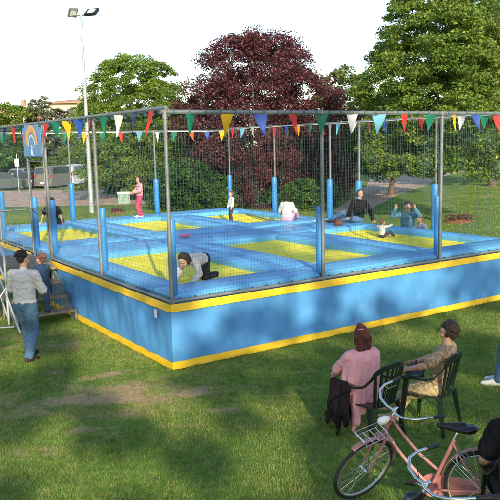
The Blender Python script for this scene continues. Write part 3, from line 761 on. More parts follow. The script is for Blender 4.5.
        for q, (off, ln) in enumerate(((-.0185,.040),(-.0062,.046),(.0062,.043),(.0185,.034))):
            b0 = wr+d*.046*hk+a*off*hk; d1 = (d+a*off*9+c*curl*.5).normalized(); b1 = b0+d1*ln*.52*hk; d2 = (d+a*off*5+c*curl*1.4).normalized(); b2 = b1+d2*ln*.5*hk
            body.capsule(b0-d*.012*hk, b1, .0062*hk, .0056*hk, 8, 3); body.capsule(b1, b2, .0055*hk, .0046*hk, 8, 3)
        ts = -s if a.dot(rt) > 0 else s
        tb = wr+d*.012*hk+a*ts*.014*hk; t1 = tb+(d*.6+a*ts*.75+c*.25).normalized()*.028*hk; t2 = t1+(d*.9+a*ts*.3+c*.3).normalized()*.022*hk
        body.capsule(tb, t1, .0095*hk, .0075*hk, 8, 3); body.capsule(t1, t2, .0070*hk, .0055*hk, 8, 3)
    # legs
    feet = feet or {}; deff = {'L': ((-.05*H,0,.045*H),(0,1,0),(0,1,0)), 'R': ((.05*H,0,.045*H),(0,1,0),(0,1,0))}
    shoes = []
    for k, s in (('L',-1),('R',1)):
        tgt, hint, toe = feet.get(k, deff[k]); hip = pel+rt*s*.05*H-up*.01*H
        kn, an = ik(hip, tgt, .242*H, .235*H, hint)
        body.capsule(hip, kn, rad(.052), rad(.034)); body.capsule(kn, an, rad(.035), rad(.020)); body.ell(kn.lerp(an,.28)-Vector(hint).normalized()*.006*H, (rad(.033),)*3)
        ep = ex*.9
        pants.capsule(hip, kn, rad(.055)+ep, rad(.037)+ep)
        if bottom_len == 'long': pants.capsule(kn, kn.lerp(an,.96), rad(.038)+ep, rad(.029)+ep)
        elif bottom_len == 'crop': pants.capsule(kn, kn.lerp(an,.6), rad(.038)+ep, rad(.036)+ep)
        else: pass
        toe = Vector(toe).normalized(); sole = Vector((0,0,-1)) if abs(toe.z) < .8 else -Vector(hint).normalized()
        heel = an-toe*.018*H+sole*.026*H; ball = an+toe*.085*H+sole*.030*H
        body.capsule(an, heel, rad(.019), rad(.017)); body.capsule(heel, ball, rad(.017), rad(.014)); body.capsule(an, ball, rad(.017), rad(.011))
        sb = MB(); sb.capsule(heel-toe*.004*H, ball, rad(.0235), rad(.0225)); sb.capsule(ball, ball+toe*.030*H, rad(.0225), rad(.017)); sb.capsule(an+toe*.01*H+sole*.006*H, ball, rad(.024), rad(.019)); sb.capsule(an, heel, rad(.024),rad(.022)); shoes.append(sb)
    for c, r_ in torso[:2]: pants.ell(c, tuple(x*H*w+ex*(.9 if c == torso[0][0] else .3) for x in r_), T, 18, 12)
    if skirt:
        for k, s in (('L',-1),('R',1)):
            pass
    root_me = remesh(body, vox, 3, .5); root_me.materials.clear(); root_me.materials.append(M['skin']); root_me.name = 'person'
    o = link('person', root_me); o.location = loc; o.rotation_euler = (0,0,heading); tag(o, label, 'person', group)
    cv = cvox or vox*1.25
    if top: rbuild(shirt, 'shirt', M[top], o, cv, 4, .0065*H/1.7)
    if bottom: rbuild(pants, 'trousers', M[bottom], o, cv, 4, .005*H/1.7)
    if shoe:
        for sb in shoes: rbuild(sb, 'shoe', M[shoe], o, vox, 3)
    # hair
    hb = MB()
    hb.ell(HP(0,-.017,.026),(.0485*h,.052*h,.050*h), Q, 18, 12)
    if style in ('short',):
        hb.ell(HP(0,-.034,.0),(.042*h,.034*h,.044*h), Q)
        for i in range(16):
            a = random.uniform(-1,1); bq = random.uniform(-.9,.5); hb.ell(HP(.034*a,-.02+.03*bq,.062-.015*a*a),(.013*h,.014*h,.012*h), Q, 8, 6)
    if style == 'curly':
        for i in range(110):
            v = rng.normal(size=3); v /= np.linalg.norm(v)
            if v[1] > .35 and v[2] < .35: continue
            if v[2] < -.75: continue
            hb.ell(HP(v[0]*.054,-.018+v[1]*.056,.018+v[2]*.060),(.017*h,)*3, Q, 8, 6)
        hb.ell(HP(0,-.040,-.022),(.040*h,.026*h,.040*h), Q)
    if style in ('long','bob','updo'):
        hb.ell(HP(0,-.034,-.010),(.047*h,.036*h,.055*h), Q)
        for s in (-1,1): hb.capsule(HP(s*.040,-.004,.03), HP(s*.042,-.010,-.05), .016*h, .014*h)
    if style == 'long':
        for s in (-.7,-.25,.25,.7): hb.capsule(HP(s*.046,-.034,-.02), HP(s*.052,-.046,-.15), .024*h, .014*h)
    if style == 'bob': hb.capsule(HP(-.02,-.040,-.03), HP(.02,-.040,-.062), .034*h, .030*h)
    if style == 'updo':
        [hb.capsule(HP(q_*.022,-.040,-.02), HP(q_*.034,-.036,-.082), .034*h, .027*h) for q_ in (-1,0,1)]; hb.ell(HP(-.022,-.032,.078),(.026*h,.026*h,.024*h), Q); hb.capsule(HP(-.02,-.03,.07),HP(-.005,-.045,.02),.02*h,.02*h)
        for i in range(14): hb.capsule(HP(random.uniform(-.04,.04),-.05,-.03), HP(random.uniform(-.045,.045),-.052,-.10), .008*h, .004*h, 8, 3)
    nst_ = 150 if vox < .0085 else 60
    for i in range(nst_):
        az = random.uniform(0,2*PI); el_ = random.uniform(.0,1.35)
        d0 = (math.cos(az)*math.cos(el_), math.sin(az)*math.cos(el_), math.sin(el_))
        if d0[1] > .25 and el_ < .9: continue
        L_ = {'short':.030,'curly':.03,'bob':.085,'long':.15,'updo':.075}[style]*random.uniform(.6,1.2)
        p0 = (d0[0]*.047,-.017+d0[1]*.052,.026+d0[2]*.052); out_ = 1.0+random.uniform(0,.25)
        p1 = (d0[0]*.055*out_, -.017+d0[1]*.058*out_-.006, p0[2]-L_*.5); p2 = (p1[0]*.97+random.uniform(-.008,.008), p1[1]-.004+random.uniform(-.006,.006), p1[2]-L_*.5)
        if style in ('short','curly'): p1 = (p0[0]*1.08+random.uniform(-.01,.01), p0[1]-.016, p0[2]-L_*.3+random.uniform(-.004,.01)); p2 = (p1[0], p1[1]-.006, p1[2]-L_*.4)
        rs_ = .0052*h; hb.capsule(HP(*p0), HP(*p1), rs_, rs_, 6, 2); hb.capsule(HP(*p1), HP(*p2), rs_, rs_*.5, 6, 2)
    ho = rbuild(hb, 'hair', M[hair], o, .0048 if vox < .0085 else .007, 1, .001)
    if style == 'updo':
        c = MB(); c.torus(HP(-.016,-.034,.058), .022*h, .0035*h, 20, 6, Q@Matrix.Rotation(PI/2,3,'X')); c.build('hair_band', M['pale_pink'], o)
    for s in (-1,1):
        e = MB(); e.ell(HP(s*.0185,.0445,.006),(.0065*h,.004*h,.004*h), Q, 10, 8); e.build('eye', M['eyem'], o)
    mo = MB(); mo.ell(HP(0,.048,-.034),(.013*h,.0045*h,.0038*h), Q, 10, 8); mo.build('mouth', M['lip'], o)
    o['_h'] = 0; del o['_h']
    return o
def hd(dx, dy): return math.atan2(dy, dx)-PI/2       # heading so that local +Y points to (dx, dy)

# man in white shirt walking to the steps
pm = gp(29,360); A = hd(.28,1)
figure('man in white shirt and blue jeans seen from behind, walking up to the wooden steps', pm, A, 1.76, pel=(0,0,.905), spine=(0,.03,1), look=(.25,1,-.15),
       hands={'L':((-.17,.33,1.12),(-.6,-.4,-.8)), 'R':((.14,.34,1.10),(.6,-.4,-.8))}, feet={'L':((-.09,.18,.08),(0,1,0),(0,1,0)), 'R':((.07,-.10,.085),(0,1,0),(.15,1,-.1))},
       top='white_shirt', sleeve='long', bottom='jeans', hair='hair_black', build=1.06, vox=.008)
b = MB(); b.torus((0,0,0), .168, .014, 40, 8, Matrix.Rotation(PI/2,3,'X')@Matrix.Diagonal((1,1,.74)), rz=.022)
bl = b.build('belt', M['leather'], COL.objects['person']); bl.location = (0,.004,.893)
# small child on the steps
figure('small child with reddish hair in a dark denim jacket climbing the wooden steps', W(-.70,3.92,.24), YAW+R(8), 1.10, spine=(0,.1,1), pel=(0,0,.58), look=(-.3,1,0),
       hands={'L':((-.14,.26,.74),(-.4,-.3,-.8)), 'R':((.13,.22,.62),(.3,-.6,-.5))}, feet={'L':((-.06,.26,.285),(0,1,0),(0,1,0)), 'R':((.07,-.0,.05),(0,1,0),(0,1,0))},
       top='denim', bottom='denim', hair='hair_ginger', child=True, vox=.008, build=1.1)
# crawling child on nearest bed
c0 = gp(199,280,.975); hdv = (gp(182,281,.99)-gp(214,271,.99)); A = hd(hdv.x, hdv.y)
figure('child in white top and dark trousers crawling on the nearest yellow trampoline', c0, A, 1.40, pel=(0,-.10,.37), spine=(0,1,.04), fwd=(0,.15,-1), look=(0,.75,-.65), head_up=(0,.65,.75),
       hands={'L':((-.16,.44,.05),(-.3,-1,0),(0,1,-.2)), 'R':((.18,.50,.05),(.3,-1,0),(0,1,-.2))},
       feet={'L':((-.11,-.40,.045),(0,1,-.9),(0,-1,-.15)), 'R':((.13,-.50,.06),(0,.9,-1),(0,-1,-.15))}, top='white_shirt', bottom='dark_trousers', shoe='shoe_white', hair='hair_brown', style='bob', child=True, vox=.008, build=1.1, curl=.1)
# standing toddler
figure('small standing child in white shirt and grey trousers on the far yellow trampoline', gp(232,223,.968), hd(-.75,-.5), .93, look=(-.3,1,-.05), hands={'L':((-.13,.10,.40),(-1,-.4,0)), 'R':((.15,.06,.40),(1,-.4,0))},
       feet={'L':((-.06,.02,.045),(0,1,0),(-.2,1,0)), 'R':((.07,-.03,.045),(0,1,0),(.3,1,0))}, top='white_shirt', bottom='grey_trousers', hair='hair_ginger', child=True, vox=.009)
# girl in pink
figure('girl in pink top and magenta trousers with long brown hair standing on the farthest trampoline', gp(140.5,217,PZ+.02), hd(-.8,-.35), 1.26, look=(-.1,1,0), spine=(0,-.03,1),
       hands={'L':((-.13,.20,.78),(-1,-.6,-.5)), 'R':((.12,.22,.72),(1,-.7,-.5))}, feet={'L':((-.06,.06,.06),(0,1,0),(0,1,0)), 'R':((.06,-.05,.05),(0,1,0),(0,1,0))},
       top='pink_top', bottom='magenta', shoe='shoe_white', hair='hair_brown', style='long', child=True, vox=.010, build=1.1)
# boy in black t-shirt sitting with arms propped
figure('boy in black t-shirt sitting, arms propped on the far left blue pad', gp(54,224,PZ), hd(.25,1)+.1, 1.45, pel=(0,0,.085), spine=(0,-.14,1), look=(-.5,1,0),
       hands={'L':((-.34,-.16,.05),(-1,-.6,0),(-.6,-.7,-.2)), 'R':((.33,-.14,.05),(1,-.6,0),(.6,-.7,-.2))},
       feet={'L':((-.14,.50,-.22),(0,.6,1),(0,1,-.2)), 'R':((.12,.52,-.22),(0,.6,1),(0,1,-.2))}, top='black_tee', sleeve='short', bottom='dark_trousers', hair='hair_black', vox=.009)
# woman in white and pink sitting, back to us
figure('woman in white blouse and pink trousers sitting on far pads, back turned', gp(287,221,PZ), hd(.35,1), 1.42, pel=(0,0,.09), spine=(0,.10,1), look=(-.1,1,-.1),
       hands={'L':((-.20,.26,.16),(-.4,-1,0)), 'R':((.20,.28,.16),(.4,-1,0))}, feet={'L':((-.14,.55,.06),(-.4,.3,1),(0,1,0)), 'R':((.16,.52,.06),(.4,.3,1),(0,1,0))},
       top='white_shirt', bottom='pale_pink', hair='hair_black', style='bob', female=True, vox=.009, build=1.1)
# woman in black jacket sitting sideways on the pads
A = hd(-.15,-1)
figure('woman in black jacket and jeans sitting sideways on the blue pads, leaning back', gp(358,222,PZ), A, 1.66, pel=(0,0,.095), spine=(-.10,-.08,1), look=(-.45,1,-.05),
       hands={'L':((-.40,-.02,.05),(-.6,-1,0),(-.6,.5,-.2)), 'R':((.26,.30,.16),(1,-.3,-.2))},
       feet={'L':((.62,.22,.07),(.25,1,.35),(.9,.3,0)), 'R':((.72,-.02,.07),(.6,.6,.9),(1,-.1,0))}, top='black_tee', bottom='jeans', hair='hair_brown', style='bob', female=True, vox=.009)
# baby / toddler reaching to the man
figure('baby in white top sitting on yellow trampoline reaching one arm towards the man in blue', gp(382,238,.968), hd(.9,.7), .78, pel=(0,0,.065), spine=(0,.05,1), look=(.1,1,.1),
       hands={'L':((-.14,.16,.27),(-1,-.4,0)), 'R':((.10,.40,.33),(1,0,-.3))}, feet={'L':((-.13,.28,.035),(-.5,.4,.6),(0,1,.5)), 'R':((.13,.28,.035),(.5,.4,.6),(0,1,.5))},
       top='white_shirt', bottom='grey_trousers', shoe='shoe_white', hair='hair_ginger', child=True, vox=.008)
# man in blue with raised hands, outside, leaning at the far edge
pb = W(UT+.42, 2.55, 0)
fx = gp(411,212,1.5); pb = Vector((3.95+.35,18.6+.45,0))
pb = at(407.5,215,19.2); pb.z = 0
figure('man in blue shirt behind the far pads holding up both hands to the baby', pb, hd(-.35,-1), 1.72, pel=(0,-.05,.86), spine=(0,.12,1), look=(-.25,1,-.2),
       hands={'L':((-.22,.34,1.52),(-1,-.1,-1),(0,0,1)), 'R':((.27,.34,1.52),(1,-.1,-1),(0,0,1))}, feet={'L':((-.12,-.1,.07),(0,1,0),(0,1,0)), 'R':((.12,-.2,.07),(0,1,0),(0,1,0))},
       top='blue_shirt', bottom='grey_trousers', hair='hair_brown', vox=.009, build=1.1, curl=.2)
pc = at(423,228,18.9); pc.z = .0
figure('child in white top with reddish hair beside the man in blue behind the far pads', pc, hd(-.8,-.3), 1.38, spine=(.05,.25,1), look=(0,1,-.5), pel=(0,-.05,.70),
       hands={'L':((-.18,.25,.95),(-1,-.4,0)), 'R':((.16,.22,.90),(1,-.4,0))}, top='white_shirt', bottom='jeans', hair='hair_ginger', child=True, vox=.010)
# bag beside the woman, small things left on the pads
tb = thing('bag', 'round brown bag lying on blue pads at the feet of the woman in black', 'bag', gp(338,226,PZ)+Vector((0,0,.0)), .3)
tb.scale = (.62,.62,.62)
b = MB(); b.ell((0,0,.15),(.20,.15,.15)); b.ell((.05,0,.10),(.19,.16,.10)); rbuild(b, 'pouch', M['hair_ginger'], tb, .012, 4, .006)
b = MB(); b.torus((0,0,.25), .11, .012, 24, 8, a0=0, a1=PI); b.build('handle', M['leather'], tb)
def shoepair(label, p, rz, m, cat='shoes'):
    t = thing('pair_of_shoes', label, cat, p, rz)
    for s in (-1,1):
        b = MB(); b.capsule((s*.07,-.08,.04),(s*.075,.08,.032),.036,.036); b.capsule((s*.07,-.06,.06),(s*.07,.0,.05),.032,.03); rbuild(b, 'shoe', m, t, .008, 2)
    return t
shoepair('white shoes left on the far pads between the two sitting women', gp(319,222,PZ+.02), .6, M['shoe_white'])
shoepair('pink child shoes left on the pads at the middle seam', gp(185,237,PZ+.02), 1.1, mat('pink_shoe', (.65,.16,.25), .6))

# ------------------------------------------------------------------ plastic garden chairs
def make_chair():
    t = thing('garden_chair', '', 'chair')
    b = MB(); nx, ny = 12, 14; vs = []
    for s_ in (0,1):
        for i in range(nx+1):
            for j in range(ny+1):
                x = -.23+.46*i/nx; y = -.22+.46*j/ny
                w_ = 1-.10*(1-j/ny); z = .425+.018*(2*i/nx-1)**2-.012*math.sin(PI*j/ny)-(.025*max(0,(j/ny-.85)/.15)**2)-.012*s_
                vs.append((x*w_,y,z))
    n = (nx+1)*(ny+1)
    f = [(i*(ny+1)+j,(i+1)*(ny+1)+j,(i+1)*(ny+1)+j+1,i*(ny+1)+j+1) for i in range(nx) for j in range(ny)]
    bd = [i*(ny+1) for i in range(nx+1)]+[nx*(ny+1)+j for j in range(1,ny+1)]+[i*(ny+1)+ny for i in range(nx-1,-1,-1)]+[j for j in range(ny-1,0,-1)]
    b.add(vs, f+[tuple(n+x for x in q)[::-1] for q in f]+[(bd[k],bd[k]+n,bd[(k+1)%len(bd)]+n,bd[(k+1)%len(bd)]) for k in range(len(bd))])
    b.build('seat', M['green_plastic'], t)
    def strip(pts, wd, th, name):
        """flat bar along pts; wd = list of width vectors"""
        b = MB(); vs = []
        for p, w_ in zip(pts, wd):
            p = Vector(p); w_ = Vector(w_); tn = Vector((0,0,0))
            vs += [p-w_, p+w_]
        return vs
    for sx in (-1,1):
        for y0, y1, nm in ((.20,.25,'leg'),(-.19,-.27,'leg')):
            b = MB(); x0, x1 = sx*.225, sx*.275
            zt = .62 if y0 > 0 else .44
            for k in range(2):
                pass
            p = [Vector((x0+(x1-x0)*(1-q), y0+(y1-y0)*(1-q), zt*q)) for q in (0,.25,.5,.75,1.0)]
            vs = []
            for q, pp in enumerate(p):
                ww = .020+.012*q/4; dd = .018+.014*q/4
                vs += [pp+Vector((-ww*.55,-dd,0)),pp+Vector((ww*.55,-dd,0)),pp+Vector((ww*.55,dd,0)),pp+Vector((-ww*.55,dd,0))]
            fs = [(q*4+r_,q*4+(r_+1)%4,q*4+4+(r_+1)%4,q*4+4+r_) for q in range(4) for r_ in range(4)]+[(3,2,1,0),(16,17,18,19)]
            b.add(vs, fs); b.build('leg', M['green_plastic'], t)
        # arm: sweeps from front leg back and up into the back frame
        b = MB(); pts = [(sx*.262,.27,.60),(sx*.268,.24,.635),(sx*.272,.10,.645),(sx*.272,-.04,.645),(sx*.262,-.14,.675),(sx*.245,-.22,.76),(sx*.222,-.275,.85)]
        vs = []
        for q, pp in enumerate(pts):
            pp = Vector(pp); ww = [.024,.030,.032,.028,.024,.022,.022][q]; th = .011
            vs += [pp+Vector((-ww,0,-th)),pp+Vector((ww,0,-th)),pp+Vector((ww,0,th)),pp+Vector((-ww,0,th))]
        fs = [(q*4+r_,q*4+(r_+1)%4,q*4+4+(r_+1)%4,q*4+4+r_) for q in range(len(pts)-1) for r_ in range(4)]+[(3,2,1,0),tuple(len(vs)-4+r_ for r_ in range(4))]
        b.add(vs, fs); b.build('armrest', M['green_plastic'], t)
    def backp(a, z):   # a in -1..1 across; z height -> curved back surface
        k = (z-.43)/.45
        hw = .165+.085*min(k,1)
        return Vector((a*hw, -.215-.11*k+.055*a*a*(.4+.6*k)-.0, z))
    b = MB(); pts = [backp(-1+2*i/16, .825+.095*(1-abs(2*i/16-1)**2.4)) for i in range(17)]
    vs = []
    for pp in pts: vs += [pp+Vector((0,-.010,-.032)),pp+Vector((0,.010,-.032)),pp+Vector((0,.012,.022)),pp+Vector((0,-.012,.022))]
    fs = [(q*4+r_,q*4+(r_+1)%4,q*4+4+(r_+1)%4,q*4+4+r_) for q in range(16) for r_ in range(4)]+[(3,2,1,0),(64,65,66,67)]
    b.add(vs, fs); b.build('back_rail', M['green_plastic'], t)
    for i in range(7):
        a = -1+2*i/6; b = MB(); vs = []; hwid = .013 if 0 < i < 6 else .018
        for q in range(9):
            z = .415+(.41+.09*(1-abs(a)**2.4))*q/8; pp = backp(a*(.93), z); hw = hwid*(1+.35*math.sin(PI*q/8))
            vs += [pp+Vector((-hw,-.006,0)),pp+Vector((hw,-.006,0)),pp+Vector((hw,.006,0)),pp+Vector((-hw,.006,0))]
        fs = [(q*4+r_,q*4+(r_+1)%4,q*4+4+(r_+1)%4,q*4+4+r_) for q in range(8) for r_ in range(4)]+[(3,2,1,0),(32,33,34,35)]
        b.add(vs, fs); b.build('back_slat', M['green_plastic'], t)
    return t
ch = make_chair(); CH1 = Vector((1.32,7.77,0)); A1 = hd(-.62,.78)
ch.location = CH1; ch.rotation_euler.z = A1; tag(ch, 'dark green plastic armchair with black jacket on its arm, under the woman in pink', 'chair', 'dark green plastic garden chairs')
CH2 = Vector((2.06,8.03,0)); A2 = hd(-.81,.58)
c2 = copy_tree(ch); c2.location = CH2; c2.rotation_euler.z = A2; tag(c2, 'dark green slatted plastic armchair under the curly haired woman in floral clothes')
CH3 = Vector((3.70,9.35,0)); A3 = hd(-.9,.35)
c3 = copy_tree(ch); c3.location = CH3; c3.rotation_euler.z = A3; tag(c3, 'dark green plastic armchair under the person in jeans at the right edge')

# woman in pink shawl, sitting turned forward in the left chair
AW = hd(-.35,.94); PW = Vector((1.24,7.85,0))
w1 = figure('woman with red-brown hair and long pink shawl sitting in a green chair, back turned', PW, AW, 1.56, pel=(0,0,.51), spine=(-.02,.02,1), look=(-.1,1,-.05),
       hands={'L':((-.16,.36,.62),(-1,-.3,-.2)), 'R':((.16,.38,.62),(1,-.3,-.2))}, feet={'L':((-.12,.50,.08),(0,1,.5),(0,1,0)), 'R':((.08,.42,.08),(0,1,.5),(0,1,0))},
       top='pink_shawl', bottom='black_skirt', hair='hair_red', style='updo', female=True, vox=.007, build=1.02)
b = MB()
b.capsule((-.12,-.01,.985),(.12,-.01,.985),.075,.075)
for x in (-.13,-.045,.045,.13): b.capsule((x,-.02,.96),(x*1.12,-.045,.56),.085,.085)
for x in (-.13,-.04,.05): b.capsule((x,-.045,.56),(x*1.1-.03,-.12,.34),.075,.045)
b.capsule((-.17,.01,.95),(-.215,.05,.62),.06,.055); b.capsule((.17,.01,.95),(.205,.08,.68),.058,.05)
b.capsule((-.13,-.08,.50),(-.17,-.14,.22),.065,.05); b.capsule((-.14,-.12,.30),(-.20,-.13,.13),.045,.025)
for i in range(9):
    x = -.17+.34*i/8; b.capsule((x*.7,-.075,.95),(x*1.15-.01*(i%2),-.118-.01*(i%2),.42+.05*(i%3)),.022,.026)
b.v = [(x_*.95, y_, z_*.955) for x_, y_, z_ in b.v]
sw = rbuild(b, 'shawl', M['pink_shawl'], w1, .0075, 14, .0035, True)
jk = thing('jacket', 'black jacket hanging over the left arm of the chair with the pink shawl', 'jacket', CH1, A1)
b = MB(); b.capsule((-.29,.30,.652),(-.29,.10,.652),.036,.036)
for i in range(8):
    y = .34-.30*i/7; b.capsule((-.315,.10+(y-.10)*.8,.64),(-.345-.012*(i%2),y,.17+.05*((i*3)%4)),.026,.030)
b.capsule((-.25,.28,.62),(-.245,.26,.46),.025,.02); b.capsule((-.25,.15,.62),(-.245,.15,.46),.025,.02)
rbuild(b, 'cloth', M['black_skirt'], jk, .008, 8, .004, True)

# curly haired woman, profile to the left
AW = hd(-.88,.47); PW = Vector((2.13,8.01,0))
figure('curly haired woman in floral blouse and gold patterned trousers sitting in a green chair', PW, AW, 1.56, pel=(0,-.04,.51), spine=(0,-.16,1), look=(.0,1,-.03),
       hands={'L':((-.16,.30,.70),(-1,-.4,-.4)), 'R':((.14,.30,.70),(1,-.4,-.4))}, feet={'L':((.02,.66,.16),(-.05,1,.8),(.1,1,-.1)), 'R':((-.02,.50,.07),(0.15,1,.6),(0,1,0))},
       top='floral', sleeve='short', bottom='floral2', bottom_len='long', shoe='sandal', hair='hair_brown', style='curly', female=True, vox=.007, build=1.05)
# white collar / light yoke
hb = thing('handbag', 'small dark blue handbag in the lap of the curly haired woman', 'bag', PW, AW)
b = MB(); b.rbox((-.12,.16,.62),(.08,.34,.70),.03,.01); b.build('pouch', M['denim'], hb)
b = MB(); b.torus((-.02,.25,.70), .07, .008, 20, 6, a0=0, a1=PI); b.build('handle', M['leather'], hb)

# person in jeans at right edge (only leg in frame)
figure('person in blue jeans sitting at the right edge, only knee, shin and pale shoe showing', Vector((3.78,9.32,0)), hd(-.93,.25), 1.72, pel=(0,-.04,.53), spine=(0,-.15,1), look=(0,1,0),
       hands={'L':((-.16,.30,.66),(-1,-.3,-.2)), 'R':((.16,.30,.66),(1,-.3,-.2))}, feet={'L':((-.10,.46,.08),(0,1,.6),(0,1,0)), 'R':((.10,.40,.08),(0,1,.6),(0,1,0))},
       top='pink_top', bottom='jeans', shoe='shoe_white', hair='hair_brown', style='bob', vox=.009)
# person in black t-shirt cut by the right edge
figure('person in black t-shirt at the lower right corner, only shoulder and bare forearm showing', Vector((2.15,5.52,0)), hd(.12,1), 1.72, pel=(0,-.05,.53), spine=(0,.06,1), look=(0,1,-.05),
       hands={'L':((-.24,.22,.60),(-.5,-1,-.3)), 'R':((.16,.30,.66),(1,-.3,-.2))}, feet={'L':((-.14,.48,.08),(0,1,.6),(0,1,0)), 'R':((.12,.42,.08),(0,1,.6),(0,1,0))},
       top='black_tee', sleeve='short', bottom='dark_trousers', hair='hair_black', vox=.007, build=1.15)
c4 = copy_tree(ch); c4.location = (2.15,5.50,0); c4.rotation_euler.z = hd(.12,1); tag(c4, 'dark green plastic armchair under the person in the black t-shirt')

# ------------------------------------------------------------------ bicycles
WR = .335
def wheel(parent, M3, c, rimmat):
    """wheel in the xz plane of its local frame, M3 turns it"""
    w = link('wheel', None, parent)
    b = MB(); b.torus(c, WR-.018, .018, 64, 10, M3); b.build('tyre', M['rubber'], w)
    b = MB(); b.torus(c, WR-.040, .011, 64, 8, M3, rz=.012); b.build('rim', rimmat, w)
    b = MB(); cc = Vector(c); ax = M3 @ Vector((0,1,0)); b.tube([cc-ax*.045, cc+ax*.045], .016, 10); b.tube([cc-ax*.032,cc-ax*.028],.03,12); b.tube([cc+ax*.028,cc+ax*.032],.03,12)
    b.build('hub', M['chrome'], w)
    b = MB()
    for i in range(36):
        a = 2*PI*i/36; a2 = a+(.7 if i % 4 < 2 else -.7); s = .03 if i % 2 else -.03
        b.tube([cc+M3@Vector((math.cos(a2)*.025,s,math.sin(a2)*.025)), cc+M3@Vector((math.cos(a)*(WR-.045),0,math.sin(a)*(WR-.045)))], .0013, 4)
    b.build('spokes', M['chrome'], w)
    return w
def make_bike(label, loc, heading, lean, steer, paint, bars, pink=True):
    t = thing('bicycle', label, 'bicycle', loc, heading-PI/2)
    t.rotation_euler = (lean, 0, heading)   # local +x forward
    t.rotation_mode = 'ZYX' if False else 'XYZ'
    I = Matrix.Identity(3)
    WB = 1.06; rh = Vector((0,0,WR)); BB = Vector((.44,0,.275)); sc = Vector((.27,0,.70)); hA = Vector((.805,0,.86)); hB = Vector((.880,0,.70))
    wheel(t, I, rh, M['alloy'])
    sd = (hA-hB).normalized()                       # steering axis
    fork0 = hB-sd*.03
    Rs = Matrix.Rotation(steer, 3, sd)
    def S(p): return hB+Rs@(Vector(p)-hB)
    fh = S((WB,0,WR)); FW = Rs
    wheel(t, FW, fh, M['alloy'])
    b = MB(); b.tube([hA+sd*.01, hB-sd*.01], .021, 14)
    def curve(a, c, dip, n=8): return [a.lerp(c, i/n)+Vector((0,0,-dip*math.sin(PI*i/n))) for i in range(n+1)]
    up1 = curve(hA-sd*.02, BB+Vector((-.045,0,.17)), .035); b.tube(up1, .0145, 12)
    b.tube(curve(hB+sd*.02, BB, .03), .0165, 12)
    b.tube([BB, sc+Vector((-.012,0,.03))], .0165, 12); b.tube([BB-Vector((0,.036,0)), BB+Vector((0,.036,0))], .024, 12)
    for s in (-1,1):
        e = rh+Vector((0,s*.062,0))
        b.tube([BB+Vector((-.02,s*.02,0)), BB+Vector((-.12,s*.045,.01)), e], .010, 8)
        b.tube([sc+Vector((-.005,s*.014,0)), sc.lerp(e,.4)+Vector((0,s*.03,0)), e], .008, 8)
        b.tube([up1[-3]+Vector((0,s*.02,0)), sc.lerp(rh,.0)+Vector((-.03,s*.03,-.02))], .006, 6) if False else None
    b.build('frame', paint, t)
    b = MB()
    for s in (-1,1):
        b.tube([S(hB-sd*.03+Vector((.01,s*.055,-.01))), S((.965,s*.055,.50)), S((WB-.012,s*.05,WR))], [.014,.012,.008], 10)
    b.tube([S(hB-sd*.03+Vector((.01,-.058,-.01))), S(hB-sd*.03+Vector((.01,.058,-.01)))], .016, 10); b.build('fork', paint, t)
    # mudguards
    def guard(c, M3, a0, a1, wd=.026, rr=WR+.016):
        vs = []; n = 30
        for i in range(n+1):
            a = a0+(a1-a0)*i/n
            for q in range(-3,4):
                y = wd*q/3; r_ = rr+.014*(1-(q/3)**2)
                vs.append(Vector(c)+M3@Vector((math.cos(a)*r_, y, math.sin(a)*r_)))
        b = MB(); b.add(vs, [(i*7+q,i*7+q+1,i*7+q+8,i*7+q+7) for i in range(n) for q in range(6)]); return b
    guard(rh, I, R(10), R(196), .029).build('rear_mudguard', paint, t)
    guard(fh, FW, R(62), R(186)).build('front_mudguard', paint, t)
    # mudguard stays
    b = MB()
    for s in (-1,1):
        b = MB(); b.tube([fh+FW@Vector((0,s*.05,0)), fh+FW@Vector((math.cos(R(150))*(WR+.02),s*.028,math.sin(R(150))*(WR+.02)))], .0025, 5); b.build('mudguard_stay', M['chrome'], t)
        b = MB(); b.tube([rh+Vector((0,s*.065,0)), rh+Vector((math.cos(R(40))*(WR+.02),s*.03,math.sin(R(40))*(WR+.02)))], .003, 5)
        b.tube([rh+Vector((0,s*.065,0)), rh+Vector((math.cos(R(75))*(WR+.02),s*.03,math.sin(R(75))*(WR+.02)))], .003, 5); b.build('mudguard_stay', M['chrome'], t)
    # saddle
    sp_ = MB(); top = sc+(sc-BB).normalized()*(.10 if pink else .16); sp_.tube([sc, top], .0125, 10); sp_.build('seat_post', M['chrome'], t)
    b = MB(); k = top+Vector((.0,0,.035))
    b.ell(k+Vector((-.085,0,.015)), (.085,.092,.040)); b.capsule(k+Vector((-.05,0,.02)), k+Vector((.165,0,.012)), .052, .020); b.ell(k+Vector((-.02,0,.01)),(.09,.06,.035)); b.ell(k+Vector((-.13,0,.03)),(.05,.08,.03))
    rbuild(b, 'saddle', M['leather'], t, .006, 5)
    for s in (-1,1):
        b = MB(); b.torus(k+Vector((-.10,s*.05,-.035)), .018, .006, 16, 6, Matrix.Rotation(PI/2,3,'X')); b.build('saddle_spring', M['chrome'], t)
    # crank, chain case, pedals
    if pink:
        b = MB(); pl = []
        for i in range(13):
            a = R(-80)+R(160)*i/12; pl.append((BB.x+.105*math.cos(a), BB.z+.105*math.sin(a)))
        for i in range(13):
            a = R(80)+R(200)*i/12; pl.append((rh.x-.0+.055*math.cos(a), rh.z+.055*math.sin(a)))
        b.prism(pl, -.062, -.040); b.build('chain_case', paint, t)
    else:
        b = MB(); b.torus((BB.x,-.045,BB.z), .09, .005, 36, 6); b.tube([(BB.x,-.045,BB.z+.09),(0,-.045,rh.z+.035)], .004, 6); b.tube([(BB.x,-.045,BB.z-.09),(0,-.045,rh.z-.035)], .004, 6); b.build('chain', M['galv'], t)
